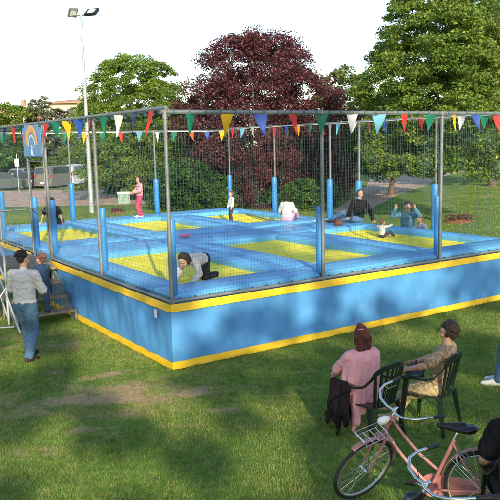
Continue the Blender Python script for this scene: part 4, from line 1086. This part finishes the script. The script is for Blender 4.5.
    for s, a in ((-1,R(200)),(1,R(20))):
        e = BB+Vector((math.cos(a)*.165, s*.075, math.sin(a)*.165)); b = MB(); b.tube([BB+Vector((0,s*.07,0)), e], .009, 8); cr_ = b.build('crank', M['chrome'], t)
        b = MB(); b.box(e+Vector((0,s*.05,0)), (.085,.085,.022)); b.build('pedal', M['black'], cr_, False)
    # kickstand
    b = MB(); b.tube([BB+Vector((-.10,.03,-.02)), BB+Vector((-.17,.22,-.26))], .008, 8); b.build('kickstand', M['chrome'], t)
    # stem and bars
    hs = hA+sd*.10
    b = MB(); b.tube([S(hA), S(hs), S(hs+Vector((.055,0,.0)))], .012, 10); b.build('stem', M['chrome'], t)
    o = hs+Vector((.055,0,0))
    for s in (-1,1):
        pts = [S(o+Vector(p)) for p in ((0,0,0),(.02,s*.06,.005),(.02,s*.15,.025),(-.03,s*.225,.045),(-.12,s*.265,.045),(-.25,s*.285,.03))]
        b = MB(); b.tube(pts, .0115, 10); h_ = b.build('handlebar', M['chrome'], t)
        b = MB(); d = (pts[-1]-pts[-2]).normalized(); b.tube([pts[-1]-d*.03, pts[-1]+d*.09], [.016,.0175], 12); b.build('grip', M['black'], h_)
        q = pts[-2]; bl_ = MB(); bl_.tube([q+Vector((0,0,-.01)), q.lerp(pts[-1],.3)+Vector((0,0,-.05)), pts[-1]+d*.04+Vector((0,0,-.055))], .005, 6); bl_.build('brake_lever', M['chrome'], h_)
    for s in (-1,1):
        g0 = S(o+Vector((-.10,s*.26,.02))); b = MB(); b.tube([g0, g0.lerp(S(hs),.35)+Vector((0,0,-.10)), S(hA+Vector((.05,s*.02,-.02))), S(hB+Vector((.03,s*.015,.02))) if s > 0 else BB.lerp(hB,.6)+Vector((0,-.02,-.01))], .003, 6); b.build('brake_cable', M['black'], t)
    # head lamp
    lp = S(hA+Vector((.085,0,-.0))); fd = Rs@Vector((1,0,-.1)).normalized()
    b = MB(); b.tube([lp-fd*.05, lp-fd*.02, lp+fd*.03, lp+fd*.045], [.012,.032,.040,.036], 16); l_ = b.build('head_lamp', M['white_paint'] if pink else M['black'], t)
    b = MB(); b.ell(lp+fd*.046, (.034,.034,.034), None, 12, 8); b.build('lens', M['lampglass'] if pink else M['carglass'], l_)
    # front carrier
    if pink:
        b = MB(); base = S((WB-.12,0,.70))
        def C(x,y,z): return S((.90+x, y, .72+z))
        for y in (-.075,.075): b.tube([C(.0,y,.0),C(.24,y,-.015),C(.26,y,.05)], .005, 6)
        for x in (.02,.09,.16,.23): b.tube([C(x,-.075,0),C(x,.075,0)], .004, 6)
        b.tube([C(.26,-.075,.05),C(.26,.075,.05)], .005, 6); b.tube([C(.0,-.075,.05),C(.0,.075,.05)], .005, 6)
        for y in (-.075,.075): b.tube([C(.26,y,.05),C(.0,y,.05),C(0,y,0)], .004, 6); b.tube([C(.2,y,-.01), S((WB,y*.75,WR+.02))], .004, 6)
        b.build('front_carrier', M['chrome'], t)
        b = MB(); Lr = rh+Vector((-.0,0,0))
        lk = sc.lerp(rh,.42)+Vector((0,.03,.0)); b.torus(lk+Vector((.02,0,.04)), .055, .008, 30, 6, Matrix.Rotation(.3,3,'Z')); b.torus(lk+Vector((.03,.01,.03)), .045, .008, 30, 6, Matrix.Rotation(-.4,3,'Z')); b.build('cable_lock', M['galv'], t)
    return t
rp, fp = gp(483,491,WR), gp(363,470,WR)
d = fp-rp; hdg = math.atan2(d.y, d.x)
make_bike('pink step-through bicycle with black saddle and small front carrier on the grass', Vector((rp.x,rp.y,0)), hdg, R(5), R(60), M['bikepink'], None)
r2 = gp(488,560,WR); r2 = Vector((rp.x-.03,rp.y-1.36,0))
make_bike('black bicycle with silver handlebar in front of the pink one, mostly below the frame', r2, hdg+R(6), R(5), R(45), M['bikeblack'], None, pink=False)

# ------------------------------------------------------------------ flood light mast
lb = at(92,213,36.6); lb.z = 0; LH = at(77,14,36.6).z
t = thing('floodlight_mast', 'tall pale grey mast with two floodlights on top behind the trampolines', 'lamp post', lb)
b = MB(); b.tube([(0,0,0),(0,0,.5),(0,0,LH*.55),(0,0,LH)], [.13,.12,.085,.05], 12); b.build('mast', mat('mast_paint', (.40,.43,.44), .5, .2, var=.15, vscale=3), t)
b = MB(); b.tube([(-.45,0,LH-.05),(.55,0,LH-.05)], .035, 8); b.build('cross_arm', M['galv'], t)
for sx, tilt, yaw_ in ((-.38,.55,.5),(.55,-.5,-.35)):
    Mx = Matrix.Rotation(yaw_,3,'Z')@Matrix.Rotation(-.9 if sx > 0 else .9,3,'X')
    b = MB(); c = Vector((sx,-.05,LH+.06)); b.box(c, (.62 if sx > 0 else .42,.12,.48), Mx); f_ = b.build('floodlight', M['galv'] if sx < 0 else M['black'], t, False)
    b = MB(); b.box(c+Mx@Vector((0,-.065,0)), (.36,.01,.30) if sx > 0 else (.28,.01,.34), Mx); b.build('lamp_glass', M['lampglass'], f_, False)
# sign on a post by the car park
p_ = at(19,193,55.3); p_.z = 0
t = thing('sign_post', 'small white sign on a thin post beside the parked cars at far left', 'sign', p_)
b = MB(); b.tube([(0,0,0),(0,0,2.95)], .035, 8); b.build('post', M['white_steel'], t)
b = MB(); b.box((0,-.05,2.3),(.32,.03,.62)); b.build('panel', M['white_paint'], t, False)
# grey cabinet with white top
p_ = at(124,203,42.5); p_.z = 0
t = thing('cabinet', 'low grey-green cabinet with a white top on the far lawn beside the gravel path', 'cabinet', p_, .2)
b = MB(); b.rbox((-.35,-.22,0),(.35,.22,.58),.02); b.build('body', mat('cabinet_green', (.22,.34,.30), .6, var=.1), t)
b = MB(); b.rbox((-.39,-.26,.58),(.39,.26,.68),.02); b.build('top', M['white_paint'], t)
# soil heaps with flowers on the lawn
def bed(label, p, rx, ry, m=M['soil']):
    t = thing('flower_bed', label, 'flower bed', p)
    b = MB(); n = 20
    vs = [(0,0,.16)]+[(rx*.6*math.cos(2*PI*i/n)*random.uniform(.85,1.1), ry*.6*math.sin(2*PI*i/n), .12) for i in range(n)]+[(rx*math.cos(2*PI*i/n)*random.uniform(.8,1.15), ry*math.sin(2*PI*i/n)*random.uniform(.85,1.1), -.01) for i in range(n)]
    b.add(vs, [(0,1+i,1+(i+1)%n) for i in range(n)]+[(1+i,1+n+i,1+n+(i+1)%n,1+(i+1)%n) for i in range(n)]); b.build('soil', m, t)
    c = np.stack([rng.normal(0,rx*.45,500), rng.normal(0,ry*.45,500), rng.uniform(.08,.30,500)],1); tag(link('flowers', fast_mesh('flowers', leaves(c, .045), 4, M['redbush']), t), kind='stuff')
bed('reddish flower patch on the right lawn behind the platform', at(459,224,28.6)*1.0-Vector((0,0,at(459,224,28.6).z)), .62, .38)
bed('small reddish flower patch on the left lawn behind the platform', Vector((at(117,212,36).x,36,0)), .35, .3)

# ------------------------------------------------------------------ cars
def car(label, px, Y, yaw_, paint, kind='hatch', group='cars parked at the far left', L=4.1, Wd=1.72, Hh=1.45):
    p_ = at(px,180,Y); p_.z = .006
    t = thing('parked_car', label, 'car', p_, yaw_, group)
    if kind == 'van': Hh = 1.85; prof_ = [(-.5,.35),(-.5,.62),(-.49,.95),(-.46,1.0),(.24,1.0),(.33,.93),(.41,.60),(.49,.50),(.5,.30)]
    elif kind == 'sedan': prof_ = [(-.5,.35),(-.5,.62),(-.47,.68),(-.36,.70),(-.24,.97),(-.1,1.0),(.08,.98),(.22,.68),(.44,.60),(.49,.48),(.5,.30)]
    else: prof_ = [(-.5,.35),(-.5,.60),(-.47,.72),(-.42,.94),(-.34,1.0),(.02,1.0),(.12,.95),(.24,.67),(.44,.58),(.49,.46),(.5,.30)]
    pts = [(a*L, z*Hh) for a, z in prof_]
    pts = [(-.5*L,.20)]+pts+[(.5*L,.20)]
    b = MB(); n = len(pts); rows = []
    for y, k in ((-1,0),(-.97,1),(-.8,2),(0,3),(.8,2),(.97,1),(1,0)):
        row = []
        for x, z in pts:
            tum = 1-.20*max(0,(z-.62*Hh)/(.38*Hh)); zz = z-(.03 if k < 2 else 0)*(z > .5*Hh)
            row.append((x*(1-.02*abs(y)), y*Wd/2*tum, zz+(.02 if k == 3 else 0)*(z > .5*Hh)))
        rows.append(row)
    vs = [v for r_ in rows for v in r_]
    fs = [(i*n+j,i*n+(j+1)%n,(i+1)*n+(j+1)%n,(i+1)*n+j) for i in range(6) for j in range(n)]+[tuple(range(n)), tuple(6*n+j for j in range(n))[::-1]]
    b.add(vs, fs); b.build('body', paint, t)
    # glazing, set just proud of the body
    zt, zb = Hh*.93, Hh*.68; x_r = -.47*L if kind != 'sedan' else -.33*L; x_f = (.15 if kind != 'van' else .34)*L
    for s in (-1,1):
        y0, y1 = s*(Wd/2*.962+.012), s*(Wd/2*.835+.012); b = MB()
        b.add([(x_r+.25,y0,zb),(x_f+.05,y0,zb),(x_f-.28,y1,zt),(x_r+.42,y1,zt)], [(0,1,2,3)]); b.build('side_window', M['carglass'], t, False)
    def face(x0,z0,x1,z1,nm,off):
        b = MB(); w0, w1 = Wd*.42, Wd*.36; b.add([(x0+off,-w0,z0),(x0+off,w0,z0),(x1+off,w1,z1),(x1+off,-w1,z1)], [(0,1,2,3)]); b.build(nm, M['carglass'], t, False)
    if kind == 'sedan': face(-.355*L,.73*Hh,-.245*L,.95*Hh,'rear_window',-.025); face(.205*L,.71*Hh,.09*L,.95*Hh,'windscreen',.03)
    elif kind == 'van': face(-.5*L,.66*Hh,-.485*L,.92*Hh,'rear_window',-.025); face(.405*L,.64*Hh,.335*L,.91*Hh,'windscreen',.03)
    else: face(-.478*L,.70*Hh,-.425*L,.92*Hh,'rear_window',-.03); face(.235*L,.69*Hh,.125*L,.94*Hh,'windscreen',.03)
    for s in (-1,1):
        b = MB(); b.box((-.5*L-.005,s*Wd*.42,.60*Hh*.93),(.04,.16,.22)); b.build('tail_light', M['taillight'], t, False)
        b = MB(); b.box((.49*L,s*Wd*.38,.46*Hh),(.05,.30,.13)); b.build('headlight', M['lampglass'], t, False)
    b = MB(); b.box((-.5*L-.03,0,.34),(.10,Wd*.94,.20)); b.build('rear_bumper', paint, t, False)
    b = MB(); b.box((-.5*L-.085,0,.50),(.01,.5,.11)); b.build('number_plate', M['white_paint'], t, False)
    for x in (-.31,.31):
        for s in (-1,1):
            w = link('wheel', None, t); b = MB(); b.torus((x*L,s*(Wd/2-.09),.31), .23, .085, 28, 10); b.build('tyre', M['rubber'], w)
            b = MB(); b.tube([(x*L,s*(Wd/2-.15),.31),(x*L,s*(Wd/2-.02),.31)], [.19,.17], 18); b.build('rim', M['alloy'], w)
    return t
cp_ = lambda n, c: mat(n, c, .42, .1, coat=.25)
cp1, cp2, cp3, cp4, cp5, cp6 = cp_('paint_slate',(.06,.08,.08)), cp_('paint_navy',(.03,.05,.08)), cp_('paint_silver',(.42,.44,.44)), cp_('paint_beige',(.17,.17,.15)), cp_('paint_white',(.72,.72,.72)), cp_('paint_grey',(.22,.24,.26))
car('slate grey car, nearest the left edge of the car park', 3, 59.5, 0.5, cp1, 'sedan', L=4.3)
car('dark navy hatchback parked right of the sign post', 34, 62, 1.25, cp2)
car('silver hatchback behind the entrance frame', 46, 65, 1.75, cp3)
car('beige-grey people carrier beside the white van', 56, 62, 1.25, cp4, 'van', L=3.9)
car('white van with red tail lights parked behind the blue padded pole', 75, 65, 1.35, cp5, 'van', L=4.2)
car('silver-grey car partly behind the floodlight mast', 101, 72, 1.15, cp6, 'hatch')
car('dark car in the shadow of the far green tree', 91, 75, 1.4, cp2, 'sedan')
car('small grey car far back between silver car and van', 24, 72, 1.5, cp6, 'hatch')
car('white car half hidden by bushes behind the far right poles', 313, 52, .15, cp5, 'hatch', None, L=2.6+1.4)

# ------------------------------------------------------------------ buildings at far left
def block(label, px0, px1, Y, py_top, wall, roofm, floors, ncol, hip=1.2, balc=True):
    a, b2 = at(px0,150,Y), at(px1,150,Y); Wd = b2.x-a.x; Ht = at((px0+px1)/2, py_top, Y).z
    t = thing('apartment_building', label, 'building', ((a.x+b2.x)/2, Y, 0), R(-8))
    D = 12; b = MB(); b.box((0,D/2,Ht/2),(Wd,D,Ht)); b.build('wall', wall, t, False)
    b = MB(); e = .7; z = Ht
    b.add([(-Wd/2-e,-e,z),(Wd/2+e,-e,z),(Wd/2+e,D+e,z),(-Wd/2-e,D+e,z),(-Wd/2-e,-e,z+.2),(Wd/2+e,-e,z+.2),(Wd/2+e,D+e,z+.2),(-Wd/2-e,D+e,z+.2),(-Wd/2+D/2,D/2,z+hip),(Wd/2-D/2,D/2,z+hip)] if Wd > D else
          [(-Wd/2-e,-e,z),(Wd/2+e,-e,z),(Wd/2+e,D+e,z),(-Wd/2-e,D+e,z),(-Wd/2-e,-e,z+.2),(Wd/2+e,-e,z+.2),(Wd/2+e,D+e,z+.2),(-Wd/2-e,D+e,z+.2),(-.5,D/2,z+hip),(.5,D/2,z+hip)],
          [(3,2,1,0),(0,1,5,4),(1,2,6,5),(2,3,7,6),(3,0,4,7),(4,5,9,8),(5,6,9),(6,7,8,9),(7,4,8)])
    r_ = b.build('roof', roofm, t, False)
    b = MB(); b.box((Wd*.2,D*.5,z+hip+.3),(.7,.7,1.4)); b.build('chimney', wall, r_, False)
    b = MB(); b.tube([(-Wd*.2,D*.5,z+hip-.2),(-Wd*.2,D*.5,z+hip+3.2)], .03, 6)
    for k in range(5): b.tube([(-Wd*.2-.6+.1*k,D*.5,z+hip+2.2+.22*k),(-Wd*.2+.6-.1*k,D*.5,z+hip+2.2+.22*k)], .015, 5)
    b.build('antenna', M['galv'], r_)
    fh = (Ht-.4)/floors
    for fl in range(floors):
        for c in range(ncol):
            x = -Wd/2+Wd*(c+.5)/ncol; zc = .4+fh*fl+fh*.52
            f_ = MB(); f_.box((x,-.02,zc),(1.25,.08,1.5)); w = f_.build('window', M['white_paint'], t, False)
            g_ = MB(); g_.box((x,-.07,zc),(1.02,.04,1.28)); g_.build('pane', M['glass'], w, False)
            if (c+fl) % 3 == 0: s_ = MB(); s_.box((x,-.10,zc+.38),(1.02,.03,.52)); s_.build('shutter', roofm, w, False)
        if balc and fl > 0:
            for c in range(0, ncol, 2):
                x = -Wd/2+Wd*(c+.5)/ncol; b = MB(); b.box((x,-.75,.4+fh*fl),(Wd/ncol*1.2,1.5,.18)); k = b.build('balcony', M['white_paint'], t, False)
                b = MB(); b.box((x,-1.45,.4+fh*fl+.6),(Wd/ncol*1.2,.08,.95)); b.build('parapet', wall, k, False)
    return t
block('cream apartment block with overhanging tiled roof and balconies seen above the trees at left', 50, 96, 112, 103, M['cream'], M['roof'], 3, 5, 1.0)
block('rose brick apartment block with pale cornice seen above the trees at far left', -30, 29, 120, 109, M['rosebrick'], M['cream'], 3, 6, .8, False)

# ------------------------------------------------------------------ vegetation
def place(px, py, Y): p = at(px,py,Y); p.z = 0; return p
def Hof(px, py, Y): return at(px,py,Y).z
tree('copper_beech', 'large copper beech with dark purple crown behind the trampolines', 'tree', place(260,200,41), Hof(258,32,41), 4.4, .10, M['beech'], 'dome', 1000, 170, .070, .26, .7, .125, .15)
tree('lime_tree', 'light green rounded tree left of the copper beech behind the floodlight mast', 'tree', place(137,200,47), Hof(135,53,47), 3.8, 1.0, M['lime2'], 'dome', 620, 150, .078, .16, .42, .14, .11)
tree('lime_tree', 'tall light green tree with exposed trunk at right, crown reaching out of the top', 'tree', place(436,220,29.6), Hof(420,-26,29.6), 2.85, 2.05, M['lime'], 'egg', 820, 180, .062, .15, .45, .15, .13)
tree('park_tree', 'small dark green tree with forked trunk between path and lawn', 'tree', place(391,195,44), Hof(385,92,44), 3.0, 1.5, M['dark'], 'egg', 300, 130, .085, .17, .4, .17, .12, fork=True)
tree('park_tree', 'big bluish green tree at the right edge behind the lime tree', 'tree', place(492,190,50), Hof(492,-40,50), 4.2, 2.5, M['midg'], 'egg', 560, 130, .11, .24, .45, .15)
tree('park_tree', 'pale yellowish tree in the gap right of the copper beech, far back', 'tree', place(345,178,82), Hof(344,66,82), 3.1, 1.0, M['pale'], 'column', 220, 80, .17, .2, .5, .2)
tree('park_tree', 'light green tree far left behind the parked cars', 'tree', place(8,180,84), Hof(8,104,84), 4.3, 2.2, M['lime2'], 'egg', 300, 80, .17, .2)
tree('silver_tree', 'silvery grey-green tree between the two apartment blocks', 'tree', place(49,180,86), Hof(47,96,86), 2.9, .6, M['silver'], 'egg', 300, 80, .15, .2)
tree('park_tree', 'green tree just left of the floodlight mast, behind the white van', 'tree', place(78,176,88), Hof(80,124,88), 2.8, 2.2, M['lime2'], 'egg', 220, 80, .16, .18)
tree('park_tree', 'yellow green tree directly right of the floodlight mast', 'tree', place(98,178,80), Hof(99,97,80), 3.0, 2.0, M['lime'], 'egg', 260, 80, .15, .2)
tree('park_tree', 'dark tree at the left edge below the pennants', 'tree', place(-12,180,78), Hof(-10,128,78), 3.6, 2.2, M['midg'], 'egg', 220, 80, .16, .2)
tree('park_tree', 'dark round tree behind the entrance sign', 'tree', place(22,176,81), Hof(22,132,81), 2.6, 2.2, M['midg'], 'egg', 220, 80, .15, .2)
# far tree line closing the view
spec = [(170,92,100,'midg',4.5),(205,96,95,'dark',4.5),(325,92,122,'midg',4.6),(368,98,108,'lime2',4.6),(405,100,118,'midg',5),(440,96,98,'midg',5),(470,94,120,'dark',5),(505,92,96,'midg',5.4),(540,96,90,'lime2',5.5),(140,98,112,'lime2',4.5),(-45,92,112,'midg',5),(-80,96,100,'lime2',6),(580,94,95,'midg',6),(290,98,110,'midg',5)]
tones = {'midg':'mid green','dark':'dark green','lime2':'light green'}
where = ['behind the left lime tree','just left of the copper beech top','right of the copper beech','behind the small forked tree','left behind the tall right tree','in the middle behind the tall right tree','dark one right of the tall lime trunk','at the right edge','beyond the right edge','low behind the lime tree at left','beyond the left edge','farthest beyond the left edge','farthest beyond the right edge','directly behind the copper beech']
for (px, Y, top, mm, rad_), wh in zip(spec, where):
    tree('park_tree', f'{tones[mm]} tree of the far tree line {wh}', 'tree', place(px,176,Y), Hof(px,top,Y), rad_, .1, M[mm], 'bush', 260, 70, .20, .25, group='far tree line')
hedge('trimmed light green hedge behind the parked cars', (-62,81,0), (-11.5,82.5,0), 2.3, 1.6, M['hedge'], 42000, .14)
hedge('dark hedge line closing the right lawn', (13,78,0), (60,70,0), 3.2, 3, M['dark'], 42000, .20)
for i, (px, py, Y, top, rad_, mm, lab) in enumerate(((190,205,36,160,1.45,'dark','big green bush at the left foot of the copper beech'),(213,204,37,176,1.1,'midg','green bush behind the standing toddler'),(171,200,38,160,1.1,'dark','dark bush left of the copper beech'),
      (246,204,38.5,180,1.2,'dark','dark bush in front of the copper beech'),(302,207,36,180,1.1,'midg','green bush behind the sitting woman in white'),(322,203,37.5,178,.9,'midg','leafy bush right of the sitting woman in white'),(152,196,46,176,1.3,'dark','dark shrub under the left lime tree'),
      (125,190,52,174,1.3,'dark','dark shrub behind the white topped cabinet'),(335,186,44,156,1.0,'redbush','pinkish shrub left of the path'),(280,206,38,184,1.0,'dark','low dark bush between the copper beech and the white figure'))):
    tree('bush', lab, 'bush', place(px,py,Y), max(.8, Hof(px,top,Y)), rad_, .0, M[mm], 'bush', 110, 90, .075, .04, .6, .3, stem=True, limbs=5)

# trees behind the camera: they throw the long shadows over the foreground lawn
back = [(-18.0,-17,15,2.9),(-12.6,-15,16,2.7),(-7.6,-16,15,2.3),(-3.1,-15,16.5,2.1),(1.3,-16,15.5,2.2),(6.1,-15,17,2.6),(11.2,-16,16,2.7),(16.6,-15,16,2.9)]
for i, (x, y, h_, r_) in enumerate(back):
    o_ = ['leftmost','second from left','third from left','fourth from left','fourth from right','third from right','second from right','rightmost'][i]
    tree('park_tree', f'tall green tree behind the viewpoint, {o_} of its row', 'tree', (x,y,0), h_, r_, 2.2, M['midg'], 'column', 150, 30, .25, .22, group='trees behind the viewpoint')

# ------------------------------------------------------------------ light, sky, camera
SUN_EL, SUN_AZ = R(23), math.atan2(.20,-.98)       # azimuth clockwise from +Y
sd_ = Vector((math.sin(SUN_AZ)*math.cos(SUN_EL), math.cos(SUN_AZ)*math.cos(SUN_EL), math.sin(SUN_EL)))
li = bpy.data.lights.new('sun', 'SUN'); li.energy = 3.1; li.angle = R(.6); li.color = (1,.84,.60)
so = bpy.data.objects.new('sun', li); COL.objects.link(so); so.rotation_euler = sd_.to_track_quat('Z','Y').to_euler(); so.location = (0,-20,20)
w = bpy.data.worlds.new('World'); scene.world = w; w.use_nodes = True; nt = w.node_tree
sky = nt.nodes.new('ShaderNodeTexSky'); sky.sky_type = 'NISHITA'; sky.sun_disc = False; sky.sun_elevation = SUN_EL; sky.sun_rotation = SUN_AZ
sky.air_density = 1.0; sky.dust_density = 0.8; sky.ozone_density = .8; sky.altitude = 100
nt.links.new(sky.outputs[0], nt.nodes['Background'].inputs['Color']); nt.nodes['Background'].inputs['Strength'].default_value = .14
cam = bpy.data.cameras.new('Camera'); co = bpy.data.objects.new('Camera', cam); COL.objects.link(co)
cam.sensor_fit = 'HORIZONTAL'; cam.sensor_width = 36; cam.lens = F/500*36; cam.clip_end = 2000; cam.clip_start = .1
fwd = Vector((0,cp,-sp)); U = Vector((0,sp,cp)); X = Vector((1,0,0))
right = X*cr+U*sr; upv = -X*sr+U*cr
Mx = Matrix((right, upv, -fwd)).transposed().to_4x4(); Mx.translation = Vector((0,0,H0)); co.matrix_world = Mx
scene.camera = co
scene.render.resolution_x = 1024; scene.render.resolution_y = 1024
scene.view_settings.view_transform = 'Standard'; scene.view_settings.look = 'None'; scene.view_settings.gamma = 1; scene.view_settings.use_curve_mapping = False
scene.view_settings.exposure = 1.0
